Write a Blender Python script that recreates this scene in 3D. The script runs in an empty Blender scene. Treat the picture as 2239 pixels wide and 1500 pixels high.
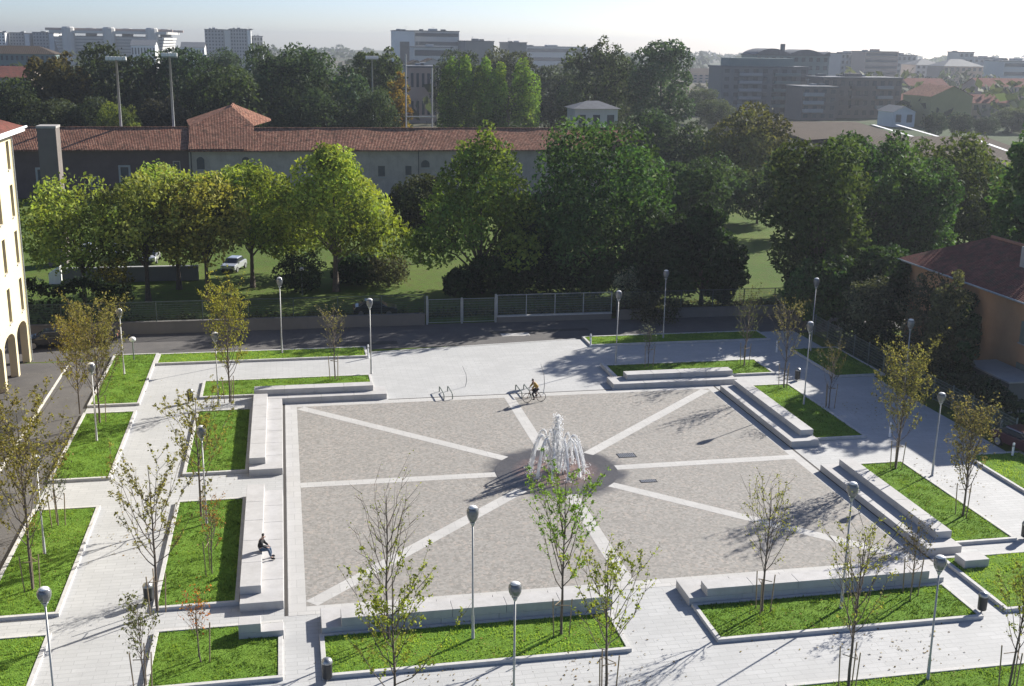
import bpy, bmesh, math, random
import numpy as np
from mathutils import Vector, Matrix, Euler
R = math.radians
scene = bpy.context.scene
COL = scene.collection
random.seed(7)

# ------------------------------------------------------------------ camera
F_PX, PITCH, YAW, ROLL, CX, CY, CH = 2492.134, 0.25803, 0.19866, 0.01571, -15.49516, -62.74526, 25.0
_f = np.array([math.sin(YAW) * math.cos(PITCH), math.cos(YAW) * math.cos(PITCH), -math.sin(PITCH)])
_r0 = np.array([math.cos(YAW), -math.sin(YAW), 0.0]); _u0 = np.cross(_r0, _f)
_r = math.cos(ROLL) * _r0 + math.sin(ROLL) * _u0
_u = -math.sin(ROLL) * _r0 + math.cos(ROLL) * _u0
_c = np.array([CX, CY, CH])
def ray(x, y): return _f + _r * (x - 1119.5) / F_PX - _u * (y - 750) / F_PX
def g(x, y, z=0.0):
    d = ray(x, y); return Vector(_c + d * ((z - CH) / d[2]))
def at(x, y, Y):
    d = ray(x, y); return Vector(_c + d * ((Y - CY) / d[1]))
def pj(P):
    d = np.array(P, float) - _c; z = d @ _f
    return 1119.5 + F_PX * (d @ _r) / z, 750 - F_PX * (d @ _u) / z, F_PX / z
def height_to(base, ytop):
    lo, hi = 0.0, 80.0
    for _ in range(40):
        m = (lo + hi) / 2
        if pj((base[0], base[1], base[2] + m))[1] > ytop: lo = m
        else: hi = m
    return lo
cam = bpy.data.cameras.new('camera'); cam.sensor_width = 36; cam.lens = F_PX / 2239 * 36
cam.clip_start = 0.5; cam.clip_end = 20000
camo = bpy.data.objects.new('camera', cam); COL.objects.link(camo)
M = Matrix(((_r[0], _u[0], -_f[0], _c[0]), (_r[1], _u[1], -_f[1], _c[1]), (_r[2], _u[2], -_f[2], _c[2]), (0, 0, 0, 1)))
camo.matrix_world = M
scene.camera = camo

# ------------------------------------------------------------------ materials
MATS = {}
def nodes_of(name):
    m = bpy.data.materials.new(name); m.use_nodes = True
    nt = m.node_tree; b = nt.nodes['Principled BSDF']; return m, nt, b
def N(nt, t, **kw):
    n = nt.nodes.new(t)
    for k, v in kw.items():
        if k in ('blend_type', 'operation', 'feature', 'noise_dimensions', 'attribute_name', 'data_type', 'distance', 'interpolation', 'clamp'): setattr(n, k, v)
        else: n.inputs[k].default_value = v
    return n
def L(nt, a, b): nt.links.new(a, b)
def pos(nt, scale=(1, 1, 1), obj=False):
    if obj: s = nt.nodes.new('ShaderNodeTexCoord').outputs['Object']
    else: s = nt.nodes.new('ShaderNodeNewGeometry').outputs['Position']
    mp = nt.nodes.new('ShaderNodeMapping'); mp.inputs['Scale'].default_value = scale
    L(nt, s, mp.inputs['Vector']); return mp.outputs['Vector']
def mix(nt, fac, a, b, bt='MIX'):
    n = nt.nodes.new('ShaderNodeMix'); n.data_type = 'RGBA'; n.blend_type = bt
    for sock, v in ((n.inputs[0], fac), (n.inputs[6], a), (n.inputs[7], b)):
        if isinstance(v, (int, float)): sock.default_value = v
        elif isinstance(v, tuple): sock.default_value = (*v[:3], 1)
        else: L(nt, v, sock)
    return n.outputs[2]
def ramp(nt, fac, lo, hi, a=0.0, b=1.0):
    n = nt.nodes.new('ShaderNodeMapRange'); n.inputs[1].default_value = lo; n.inputs[2].default_value = hi
    n.inputs[3].default_value = a; n.inputs[4].default_value = b; L(nt, fac, n.inputs[0]); return n.outputs[0]
def noise(nt, v, scale, detail=4, rough=.6):
    n = N(nt, 'ShaderNodeTexNoise', Scale=scale, Detail=detail, Roughness=rough); L(nt, v, n.inputs['Vector']); return n.outputs['Fac']
def bump(nt, b, h, strength=.4, dist=.02):
    n = N(nt, 'ShaderNodeBump', Strength=strength, Distance=dist); L(nt, h, n.inputs['Height']); L(nt, n.outputs['Normal'], b.inputs['Normal'])
def plain(name, col, rough=.7, metal=0.0, var=.15, scale=3.0, obj=True):
    """a colour broken up by two octaves of dirt noise"""
    if name in MATS: return MATS[name]
    m, nt, b = nodes_of(name); v = pos(nt, obj=obj)
    n1 = noise(nt, v, scale); n2 = noise(nt, v, scale * 7)
    c = mix(nt, ramp(nt, n1, .3, .7), tuple(x * (1 - var) for x in col), tuple(min(1, x * (1 + var)) for x in col))
    c = mix(nt, ramp(nt, n2, .55, .8, 0, var), c, tuple(x * .5 for x in col))
    L(nt, c, b.inputs['Base Color']); b.inputs['Roughness'].default_value = rough; b.inputs['Metallic'].default_value = metal
    MATS[name] = m; return m
def m_slabs(name, c1, c2, w, h, rot=0.0, mortar=.012):
    m, nt, b = nodes_of(name); v = pos(nt)
    mp = nt.nodes.new('ShaderNodeMapping'); mp.inputs['Rotation'].default_value = (0, 0, rot); L(nt, v, mp.inputs['Vector'])
    br = N(nt, 'ShaderNodeTexBrick', Scale=1.0); br.inputs['Color1'].default_value = (*c1, 1); br.inputs['Color2'].default_value = (*c2, 1)
    br.inputs['Mortar'].default_value = (*[x * .6 for x in c1], 1); br.inputs['Mortar Size'].default_value = mortar
    br.inputs['Brick Width'].default_value = w; br.inputs['Row Height'].default_value = h; br.inputs['Mortar Smooth'].default_value = .3
    L(nt, mp.outputs['Vector'], br.inputs['Vector'])
    n1 = noise(nt, v, .35, 6, .65); n2 = noise(nt, v, 6, 5)
    c = mix(nt, ramp(nt, n1, .4, .7, 0, .7), br.outputs['Color'], tuple(x * .78 for x in c1))
    n4 = noise(nt, v, 1.3, 5, .75); c = mix(nt, ramp(nt, n4, .58, .72, 0, .45), c, tuple(x * .66 for x in c1))
    c = mix(nt, ramp(nt, n2, .55, .8, 0, .4), c, tuple(x * .72 for x in c2))
    L(nt, c, b.inputs['Base Color']); b.inputs['Roughness'].default_value = .8
    bump(nt, b, br.outputs['Fac'], -.25, .01); return m
MATS['paving'] = m_slabs('pale_granite_paving', (.485, .487, .48), (.44, .442, .435), .95, .32)
MATS['band'] = m_slabs('pale_stone_band', (.52, .51, .49), (.47, .46, .44), .8, .8)
def m_cobble():
    m, nt, b = nodes_of('grey_beige_cobbles'); v = pos(nt)
    vo = N(nt, 'ShaderNodeTexVoronoi', Scale=7.5, Randomness=.75); L(nt, v, vo.inputs['Vector'])
    sp = nt.nodes.new('ShaderNodeSeparateColor'); L(nt, vo.outputs['Color'], sp.inputs[0])
    c = mix(nt, sp.outputs[0], (.20, .188, .170), (.33, .315, .29))
    c = mix(nt, ramp(nt, sp.outputs[1], .72, 1, 0, .65), c, (.42, .36, .31))
    n1 = noise(nt, v, .28, 6, .6); c = mix(nt, ramp(nt, n1, .35, .72, 0, .45), c, (.235, .225, .205))
    n2 = noise(nt, v, 1.9, 5, .7); c = mix(nt, ramp(nt, n2, .5, .75, 0, .35), c, (.33, .32, .295))
    joint = ramp(nt, vo.outputs['Distance'], .05, .09, 0, 1)
    # splash water round the fountain
    ln = nt.nodes.new('ShaderNodeVectorMath'); ln.operation = 'LENGTH'; L(nt, v, ln.inputs[0])
    n3 = noise(nt, v, .9, 4); ad = N(nt, 'ShaderNodeMath', operation='MULTIPLY_ADD'); L(nt, n3, ad.inputs[0]); ad.inputs[1].default_value = 1.8; L(nt, ln.outputs['Value'], ad.inputs[2])
    wet = ramp(nt, ad.outputs[0], 4.65, 5.5, .95, 0)
    c = mix(nt, wet, c, (.085, .08, .078)); L(nt, c, b.inputs['Base Color'])
    L(nt, ramp(nt, wet, 0, 1, .85, .3), b.inputs['Roughness'])
    bump(nt, b, vo.outputs['Distance'], -.35, .012); return m
MATS['cobble'] = m_cobble()
def m_porphyry():
    m, nt, b = nodes_of('wet_red_porphyry'); v = pos(nt)
    vo = N(nt, 'ShaderNodeTexVoronoi', Scale=6.5, Randomness=.6); L(nt, v, vo.inputs['Vector'])
    sp = nt.nodes.new('ShaderNodeSeparateColor'); L(nt, vo.outputs['Color'], sp.inputs[0])
    ln = nt.nodes.new('ShaderNodeVectorMath'); ln.operation = 'LENGTH'; L(nt, v, ln.inputs[0])
    red = mix(nt, sp.outputs[0], (.15, .10, .085), (.23, .155, .13)); dark = mix(nt, sp.outputs[0], (.075, .07, .067), (.105, .098, .093))
    n3 = noise(nt, v, 1.3, 4); ad = N(nt, 'ShaderNodeMath', operation='MULTIPLY_ADD'); L(nt, n3, ad.inputs[0]); ad.inputs[1].default_value = .9; L(nt, ln.outputs['Value'], ad.inputs[2])
    c = mix(nt, ramp(nt, ad.outputs[0], 2.3, 3.3), red, dark)
    L(nt, c, b.inputs['Base Color']); b.inputs['Roughness'].default_value = .35; bump(nt, b, vo.outputs['Distance'], -.3, .01); return m
MATS['porphyry'] = m_porphyry()
def m_asphalt():
    m, nt, b = nodes_of('worn_asphalt'); v = pos(nt)
    n1 = noise(nt, v, .3, 6, .65); n2 = noise(nt, v, 14, 3); n3 = noise(nt, v, 1.4, 5, .7)
    c = mix(nt, ramp(nt, n1, .3, .7), (.085, .08, .078), (.14, .132, .125)); c = mix(nt, ramp(nt, n2, .4, .7, 0, .5), c, (.06, .058, .058))
    c = mix(nt, ramp(nt, n3, .56, .7, 0, .5), c, (.17, .155, .14))
    L(nt, c, b.inputs['Base Color']); b.inputs['Roughness'].default_value = .9; bump(nt, b, n2, .3, .01); return m
MATS['asphalt'] = m_asphalt()
def m_grass(name, c1, c2, c3, big=.35):
    m, nt, b = nodes_of(name); v = pos(nt)
    n1 = noise(nt, v, big, 6, .65); n2 = noise(nt, v, 5, 5, .7); n3 = noise(nt, v, 22, 3)
    c = mix(nt, ramp(nt, n1, .32, .68), c1, c2); c = mix(nt, ramp(nt, n2, .5, .72, 0, .75), c, c3); c = mix(nt, ramp(nt, n3, .5, .8, 0, .5), c, tuple(x * .45 for x in c1))
    L(nt, c, b.inputs['Base Color']); b.inputs['Roughness'].default_value = .95; b.inputs['Specular IOR Level'].default_value = .1
    a = nt.nodes.new('ShaderNodeMath'); a.operation = 'ADD'; L(nt, n2, a.inputs[0]); L(nt, n3, a.inputs[1]); bump(nt, b, a.outputs[0], .9, .12); return m
MATS['lawn'] = m_grass('clipped_lawn', (.14, .28, .035), (.19, .31, .045), (.10, .18, .028))
def m_ground():
    m, nt, b = nodes_of('park_and_plain'); v = pos(nt)
    n1 = noise(nt, v, .06, 6, .65); n2 = noise(nt, v, 1.2, 6, .7); n3 = noise(nt, v, .006, 5, .6); n4 = noise(nt, v, 9, 3)
    c = mix(nt, ramp(nt, n1, .35, .65), (.07, .125, .022), (.12, .165, .032)); c = mix(nt, ramp(nt, n2, .46, .68, 0, .7), c, (.105, .095, .042))
    far = mix(nt, ramp(nt, n3, .4, .6), (.05, .075, .03), (.12, .10, .075))
    ln = nt.nodes.new('ShaderNodeVectorMath'); ln.operation = 'LENGTH'; L(nt, v, ln.inputs[0])
    c = mix(nt, ramp(nt, ln.outputs['Value'], 160, 260), c, far)
    L(nt, c, b.inputs['Base Color']); b.inputs['Roughness'].default_value = .95; b.inputs['Specular IOR Level'].default_value = .1
    bump(nt, b, n4, .7, .1); return m
MATS['ground'] = m_ground()
def m_leaf():
    m = bpy.data.materials.new('leaves'); m.use_nodes = True; nt = m.node_tree; nt.nodes.clear()
    out = nt.nodes.new('ShaderNodeOutputMaterial'); oi = nt.nodes.new('ShaderNodeObjectInfo')
    a = N(nt, 'ShaderNodeAttribute', attribute_name='tint'); h = N(nt, 'ShaderNodeAttribute', attribute_name='hue')
    hs = nt.nodes.new('ShaderNodeHueSaturation'); L(nt, oi.outputs['Color'], hs.inputs['Color'])
    L(nt, ramp(nt, h.outputs['Fac'], 0, 1, .475, .522), hs.inputs['Hue']); L(nt, ramp(nt, a.outputs['Fac'], 0, 1, .4, 1.9), hs.inputs['Value'])
    d = N(nt, 'ShaderNodeBsdfPrincipled', Roughness=.7); d.inputs['Specular IOR Level'].default_value = .08; L(nt, hs.outputs[0], d.inputs['Base Color'])
    t = nt.nodes.new('ShaderNodeBsdfTranslucent'); L(nt, mix(nt, 1.0, hs.outputs[0], (1.25, 1.2, .55), 'MULTIPLY'), t.inputs['Color'])
    mx = nt.nodes.new('ShaderNodeMixShader'); mx.inputs[0].default_value = .34; L(nt, d.outputs[0], mx.inputs[1]); L(nt, t.outputs[0], mx.inputs[2]); L(nt, mx.outputs[0], out.inputs['Surface']); return m
MATS['leaf'] = m_leaf()
def m_rooftile(name, c1, c2, c3, w=.25, h=.4, axis='x', patch=(.10, .085, .06), patchamt=.75):
    m, nt, b = nodes_of(name); v = pos(nt)
    n1 = noise(nt, v, 1.1, 6, .8); n2 = noise(nt, v, 2.4, 4, .7); n3 = noise(nt, v, .25, 4)
    c = mix(nt, ramp(nt, n2, .42, .58), c1, c2); c = mix(nt, ramp(nt, n1, .5, .6, 0, patchamt), c, patch); c = mix(nt, ramp(nt, n3, .45, .7, 0, .6), c, c3)
    wv = N(nt, 'ShaderNodeTexWave', Scale=1.0 / w * .32, Distortion=.6); wv.bands_direction = 'X' if axis == 'x' else 'Y'; L(nt, v, wv.inputs['Vector'])
    c = mix(nt, ramp(nt, wv.outputs['Fac'], 0, .35, .5, 0), c, tuple(x * .4 for x in c1))
    L(nt, c, b.inputs['Base Color']); b.inputs['Roughness'].default_value = .95; b.inputs['Specular IOR Level'].default_value = .08; bump(nt, b, wv.outputs['Fac'], .8, .08); return m
MATS['oldtile'] = m_rooftile('old_clay_tiles', (.20, .08, .053), (.40, .22, .15), (.19, .10, .068), patch=(.06, .048, .038), patchamt=.75)
MATS['redtile'] = m_rooftile('red_clay_tiles', (.19, .072, .058), (.27, .11, .085), (.13, .06, .05), axis='y', patchamt=.7)
MATS['brownroof'] = m_rooftile('brown_sheet_roof', (.085, .065, .05), (.11, .085, .065), (.07, .058, .045), w=.8, patchamt=.3)
def m_wall(name, c1, dirt, sc=.5, rough=.9):
    if name in MATS: return MATS[name]
    m, nt, b = nodes_of(name); v = pos(nt); vs = pos(nt, (1, 1, .25))
    n1 = noise(nt, v, sc, 6, .7); n2 = noise(nt, vs, 2.2, 5, .7)
    c = mix(nt, ramp(nt, n1, .4, .7, 0, .6), c1, dirt); c = mix(nt, ramp(nt, n2, .5, .8, 0, .5), c, dirt)
    L(nt, c, b.inputs['Base Color']); b.inputs['Roughness'].default_value = rough; b.inputs['Specular IOR Level'].default_value = .2; bump(nt, b, n2, .15, .02); MATS[name] = m; return m
m_wall('oldplaster', (.48, .40, .33), (.29, .235, .195)); m_wall('oldbrick', (.14, .095, .085), (.085, .06, .055)); m_wall('cream', (.74, .65, .42), (.64, .56, .37), .25)
m_wall('orange', (.50, .29, .165), (.40, .23, .13)); m_wall('concrete', (.19, .18, .17), (.15, .145, .135)); m_wall('stonewhite', (.51, .50, .49), (.37, .36, .345), .9, .7)
m_wall('chimneycon', (.19, .165, .15), (.13, .115, .105)); m_wall('greyplaster', (.40, .38, .36), (.30, .29, .28))
def m_glass():
    m, nt, b = nodes_of('window_glass'); b.inputs['Base Color'].default_value = (.03, .035, .04, 1); b.inputs['Roughness'].default_value = .08; b.inputs['Specular IOR Level'].default_value = .8; return m
MATS['glass'] = m_glass()
plain('kerb', (.52, .51, .49), .85, var=.12); plain('drain', (.05, .045, .04), .9); plain('metalgrey', (.36, .365, .37), .4, .7, .1); plain('polegrey', (.40, .40, .385), .5, .3, .1)
plain('bark', (.095, .075, .058), .95, var=.35, scale=6); plain('youngbark', (.12, .095, .075), .9, var=.25, scale=9); plain('wood', (.26, .20, .13), .85, var=.25, scale=8)
plain('black', (.012, .012, .014), .6); plain('rubber', (.015, .015, .015), .9); plain('white', (.8, .8, .79), .6, var=.05); plain('dark', (.03, .032, .035), .55); plain('soil', (.13, .085, .055), .95, var=.3)
plain('wirefence', (.19, .24, .24), .5, .5); plain('wiredark', (.07, .095, .09), .6, .3); plain('fencepost', (.36, .38, .38), .5, .3); plain('skin', (.50, .32, .24), .5); plain('hairdark', (.02, .015, .012), .6); plain('jacketblack', (.012, .013, .016), .8); plain('jeans', (.07, .11, .17), .85, var=.2, scale=12)
plain('ochre', (.38, .24, .05), .8); plain('trousers', (.028, .026, .03), .85); plain('rust', (.16, .07, .04), .8); plain('shutter', (.075, .042, .028), .7); plain('terracotta', (.36, .16, .095), .8); plain('whiteline', (.66, .64, .58), .8, var=.2, scale=2)
plain('greenbronze', (.17, .2, .18), .6); plain('slate', (.10, .11, .125), .75, var=.2, scale=1); plain('chrome', (.5, .5, .5), .25, .9)
def m_globe():
    m, nt, b = nodes_of('lamp_globe_opal'); b.inputs['Base Color'].default_value = (.17, .175, .18, 1); b.inputs['Roughness'].default_value = .14
    b.inputs['Coat Weight'].default_value = .6; b.inputs['Transmission Weight'].default_value = .15; return m
MATS['globe'] = m_globe()
def m_water():
    m, nt, b = nodes_of('foaming_water'); b.inputs['Base Color'].default_value = (.96, .97, .98, 1); b.inputs['Roughness'].default_value = .35
    t = nt.nodes.new('ShaderNodeBsdfTranslucent'); t.inputs['Color'].default_value = (.97, .98, .99, 1); mx = nt.nodes.new('ShaderNodeMixShader'); mx.inputs[0].default_value = .6
    L(nt, b.outputs[0], mx.inputs[1]); L(nt, t.outputs[0], mx.inputs[2]); L(nt, mx.outputs[0], nt.nodes['Material Output'].inputs['Surface']); return m
MATS['water'] = m_water()
def m_car(name, col):
    m, nt, b = nodes_of(name); b.inputs['Base Color'].default_value = (*col, 1); b.inputs['Roughness'].default_value = .28; b.inputs['Metallic'].default_value = .35; b.inputs['Coat Weight'].default_value = .8; MATS[name] = m; return m

# ------------------------------------------------------------------ mesh helpers
class MB:
    def __init__(s): s.v = []; s.f = []
    def box(s, x0, x1, y0, y1, z0, z1):
        i = len(s.v); s.v += [(x0, y0, z0), (x1, y0, z0), (x1, y1, z0), (x0, y1, z0), (x0, y0, z1), (x1, y0, z1), (x1, y1, z1), (x0, y1, z1)]
        s.f += [(i, i+3, i+2, i+1), (i+4, i+5, i+6, i+7), (i, i+1, i+5, i+4), (i+1, i+2, i+6, i+5), (i+2, i+3, i+7, i+6), (i+3, i, i+4, i+7)]; return s
    def poly(s, pts):
        i = len(s.v); s.v += [tuple(p) for p in pts]; s.f.append(tuple(range(i, i + len(pts)))); return s
    def prism(s, pts2, z0, z1):
        n = len(pts2); i = len(s.v); s.v += [(x, y, z0) for x, y in pts2] + [(x, y, z1) for x, y in pts2]
        s.f.append(tuple(range(i + n - 1, i - 1, -1))); s.f.append(tuple(range(i + n, i + 2 * n)))
        for k in range(n): s.f.append((i + k, i + (k + 1) % n, i + n + (k + 1) % n, i + n + k))
        return s
    def tube(s, pts, rad, n=6, cap=True):
        pts = [Vector(p) for p in pts]; m = len(pts)
        if not isinstance(rad, (list, tuple)): rad = [rad] * m
        i0 = len(s.v); up = None
        for k, p in enumerate(pts):
            d = (pts[min(k + 1, m - 1)] - pts[max(k - 1, 0)])
            d = d.normalized() if d.length > 1e-9 else Vector((0, 0, 1))
            if up is None: up = Vector((1, 0, 0)) if abs(d.x) < .9 else Vector((0, 1, 0))
            a = d.cross(up); a = a.normalized() if a.length > 1e-6 else d.orthogonal().normalized()
            b = d.cross(a); up = a.cross(d)
            for j in range(n):
                t = 2 * math.pi * j / n; s.v.append(tuple(p + (a * math.cos(t) + b * math.sin(t)) * rad[k]))
        for k in range(m - 1):
            for j in range(n):
                q = i0 + k * n; s.f.append((q + j, q + (j + 1) % n, q + n + (j + 1) % n, q + n + j))
        if cap: s.f.append(tuple(i0 + j for j in range(n))); s.f.append(tuple(i0 + (m - 1) * n + j for j in range(n - 1, -1, -1)))
        return s
    def lathe(s, prof, n=16, o=(0, 0, 0)):
        i0 = len(s.v); m = len(prof)
        for r, z in prof:
            for j in range(n): t = 2 * math.pi * j / n; s.v.append((o[0] + r * math.cos(t), o[1] + r * math.sin(t), o[2] + z))
        for k in range(m - 1):
            for j in range(n): q = i0 + k * n; s.f.append((q + j, q + (j + 1) % n, q + n + (j + 1) % n, q + n + j))
        s.f.append(tuple(i0 + j for j in range(n - 1, -1, -1))); s.f.append(tuple(i0 + (m - 1) * n + j for j in range(n))); return s
    def disc(s, r, z, n=48, o=(0, 0)):
        return s.poly([(o[0] + r * math.cos(2 * math.pi * k / n), o[1] + r * math.sin(2 * math.pi * k / n), z) for k in range(n)])
    def build(s, name, mat, parent=None, smooth=False, bevel=0):
        me = bpy.data.meshes.new(name); me.from_pydata(s.v, [], s.f); me.update()
        me.materials.append(MATS[mat] if isinstance(mat, str) else mat)
        if smooth: me.polygons.foreach_set('use_smooth', [True] * len(me.polygons))
        o = bpy.data.objects.new(name, me); COL.objects.link(o)
        if parent: o.parent = parent
        if bevel:
            md = o.modifiers.new('bevel', 'BEVEL'); md.width = bevel; md.segments = 2; md.limit_method = 'ANGLE'
        return o
def tag(o, label=None, cat=None, group=None, kind=None):
    if label: o['label'] = label
    if cat: o['category'] = cat
    if group: o['group'] = group
    if kind: o['kind'] = kind
    return o
def struct(o): return tag(o, kind='structure')
def empty(name, loc, label, cat, group=None, rz=0.0):
    o = bpy.data.objects.new(name, None); COL.objects.link(o); o.location = loc; o.rotation_euler = (0, 0, rz); o.empty_display_size = .2
    return tag(o, label, cat, group)
def copy_tree(o, parent=None):
    c = o.copy(); COL.objects.link(c)
    if parent: c.parent = parent
    for ch in list(o.children): copy_tree(ch, c)
    return c
def box(name, mat, x0, x1, y0, y1, z0, z1, parent=None, bevel=0): return MB().box(x0, x1, y0, y1, z0, z1).build(name, mat, parent, bevel=bevel)

# ------------------------------------------------------------------ ground, roads, plaza
def sheet(name, mat, pts, z): return struct(MB().poly([(x, y, z) for x, y in pts]).build(name, mat))
def rect(x0, x1, y0, y1): return [(x0, y0), (x1, y0), (x1, y1), (x0, y1)]
struct(MB().disc(2900, -.03, 96).build('ground', 'ground'))
sheet('road', 'asphalt', [(-90, 29.5), (-36, 29.5), (60, 30.6), (60, 37.9), (-90, 37.9)], -.022)
sheet('side_road', 'asphalt', rect(-44, -29.55, -70, 29.2), -.014)
sheet('plaza_paving', 'paving', [(-29.5, -60), (29.5, -60), (29.5, 31), (9, 30.6), (-9, 28.6), (-29.5, 30.7)], -.006)
# cobbled square with its bands
sheet('cobbled_square', 'cobble', rect(-15.2, 15.25, -14.75, 14.9), .002)
bd = MB()
for pts in (rect(-16.0, -15.2, -15.55, 15.65), rect(15.25, 15.85, -15.55, 15.65), rect(-15.2, 15.25, 14.9, 15.65), rect(-15.2, 15.25, -15.55, -14.75)):
    bd.poly([(x, y, .003) for x, y in pts])
struct(bd.build('stone_border_band', 'band'))
sp = MB()
def strip(p, q, w, z):
    d = Vector((q[0] - p[0], q[1] - p[1])); n = Vector((-d.y, d.x)).normalized() * w / 2
    sp.poly([(p[0] - n.x, p[1] - n.y, z), (q[0] - n.x, q[1] - n.y, z), (q[0] + n.x, q[1] + n.y, z), (p[0] + n.x, p[1] + n.y, z)])
for tx, ty in ((-14.95, 14.62), (14.95, 14.62), (14.95, -14.5), (-14.95, -14.5), (-15.2, .1), (15.25, .1), (0, 14.9), (0, -14.75)):
    l = math.hypot(tx, ty); strip((tx / l * 3.72, ty / l * 3.72), (tx, ty), .74, .007)
struct(sp.build('stone_spoke_band', 'band'))
dr = MB()
for pts in (rect(-16.17, -16.02, -15.5, 15.68), rect(15.87, 16.0, -15.2, 15.5), rect(-8.7, 8.0, 15.67, 15.79)): dr.poly([(x, y, .004) for x, y in pts])
struct(dr.build('slot_drain', 'drain'))
# painted line, road patch, drain plates
struct(MB().poly([(x, y, -.009) for x, y in rect(-32.75, -32.55, -40, 28.4)]).build('road_line', 'whiteline'))
a, b_ = g(1098, 735), g(1155, 727)
struct(MB().poly([(a.x, a.y, -.017), (b_.x, a.y, -.017), (b_.x, b_.y, -.017), (a.x, b_.y, -.017)]).build('road_patch', 'band'))
sheet('road_verge', 'paving', [(-9.0, 28.7), (9.0, 30.65), (9.0, 30.9), (-9.0, 28.95)], -.003)
for (x, y, w, d, lab) in ((1370, 996, 1.15, .75, 'dark rectangular drain cover nearer the fountain on its right side'), (1418, 1052, 1.0, .45, 'narrow dark drain cover lying before the other one right of the fountain')):
    p = g(x, y); e = empty('drain_cover', (p.x, p.y, .009), lab, 'drain cover', 'drain covers in the cobbles')
    MB().box(-w / 2, w / 2, -d / 2, d / 2, 0, .012).build('frame', 'dark', e)
    k = MB()
    for i in range(9): k.box(-w / 2 + .05 + i * (w - .1) / 9, -w / 2 + .05 + (i + .6) * (w - .1) / 9, -d / 2 + .05, d / 2 - .05, .0125, .02)
    k.build('grating', 'metalgrey', e)

MATS['patch'] = plain('asphalt_patch', (.05, .049, .048), .9, var=.3, scale=4, obj=False)
for pts in (rect(-34.8, -33.4, 9, 17), rect(-31.9, -30.9, -6, 1.5), rect(-12, -6.5, 31.2, 32.3), rect(2, 11, 33.6, 34.5)): sheet('road_patch', 'patch', pts, -.0095 if pts[0][0] < -30 else -.0165)
# lawns: raised turf inside stone kerbs
LAWNS = []
KH = .16
def lawn(x0, x1, y0, y1, kerb=KH):
    LAWNS.append((x0, x1, y0, y1))
    w = .2; k = MB()
    k.box(x0, x1, y0, y0 + w, -.02, kerb).box(x0, x1, y1 - w, y1, -.02, kerb).box(x0, x0 + w, y0 + w, y1 - w, -.02, kerb).box(x1 - w, x1, y0 + w, y1 - w, -.02, kerb)
    struct(k.build('kerb', 'kerb', bevel=.012))
    nx, ny = max(2, int((x1 - x0) / .35)), max(2, int((y1 - y0) / .35)); m = MB(); rr = random.Random(int(x0 * 100 + y0 * 7))
    for j in range(ny + 1):
        for i in range(nx + 1):
            edge = i in (0, nx) or j in (0, ny)
            m.v.append((x0 + w + (x1 - x0 - 2 * w) * i / nx, y0 + w + (y1 - y0 - 2 * w) * j / ny, kerb - .05 + (0 if edge else rr.uniform(-.01, .05))))
    for j in range(ny):
        for i in range(nx): q = j * (nx + 1) + i; m.f.append((q, q + 1, q + nx + 2, q + nx + 1))
    struct(m.build('lawn', 'lawn', smooth=True))
for a in ((-29.5, -26, 16.9, 30.4), (-29.5, -26, 2.7, 15.3), (-29.5, -26, -13.9, -1.5), (-29.5, -26, -28, -15.6),
          (-22, -18.2, 2.6, 14.7), (-22, -18.2, -14.1, -1.5), (-21.7, -16.25, -20.9, -16.1), (-22, -9.5, 17.75, 21.9), (-26, -9.3, 27.2, 30.2),
          (9.05, 21.9, 17.75, 21.9), (9.6, 26, 28.0, 31.0), (17.95, 21.75, 2.7, 14.9), (17.95, 21.7, -13.6, -1.9), (26.2, 30.5, 16.2, 24.6), (26.2, 30.2, -16, -1.5),
          (-14.7, -1.7, -21.1, -17.62), (2.2, 14.95, -21.0, -17.62), (16.35, 22.3, -20.6, -15.0), (3.6, 15.2, -30, -24.8), (-14.5, -2.0, -30, -25.2), (16.6, 24, -30, -24.8)):
    lawn(*a)
# grass blades on the plaza lawns, one mass
def grass():
    rng = np.random.default_rng(3); V = []; T = []
    for (x0, x1, y0, y1) in LAWNS:
        n = int((x1 - x0) * (y1 - y0) * 150); x = rng.uniform(x0 + .22, x1 - .22, n); y = rng.uniform(y0 + .22, y1 - .22, n)
        h = rng.uniform(.02, .085, n) * (.7 + .5 * (np.sin(x * 2.1 + y) * np.cos(y * 1.7 - x * .6) > 0)); a = rng.uniform(0, 2 * np.pi, n); w = rng.uniform(.018, .045, n); ln = rng.uniform(-.05, .05, (n, 2))
        z = np.full(n, KH - .06); p = np.stack([np.stack([x - w * np.cos(a), y - w * np.sin(a), z], 1), np.stack([x + w * np.cos(a), y + w * np.sin(a), z], 1), np.stack([x + ln[:, 0], y + ln[:, 1], z + .05 + h], 1)], 1)
        pn = np.sin(x * 1.3 + y * .7 + x0) + np.sin(y * 1.9 - x * .9 + y0) + .7 * np.sin(x * 3.7 + y * 4.1) + rng.normal(0, .5, n)
        kp = pn > -1.9; V.append(p[kp].reshape(-1, 3)); T.append(np.clip((.44 + .13 * pn) + rng.uniform(-.12, .12, n) + .22 * math.sin(x0 * 5 + y0 * 3), 0, 1)[kp])
    V = np.concatenate(V); T = np.concatenate(T); n = len(T)
    me = raw_mesh('grass', V, np.arange(3 * n), 3, T, np.clip(.75 - T * .7 + rng.normal(0, .2, n), 0, 1))
    o = bpy.data.objects.new('grass', me); COL.objects.link(o); o.color = (.20, .32, .07, 1); tag(o, 'short green grass growing in the kerbed lawns', 'grass', kind='stuff')
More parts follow.
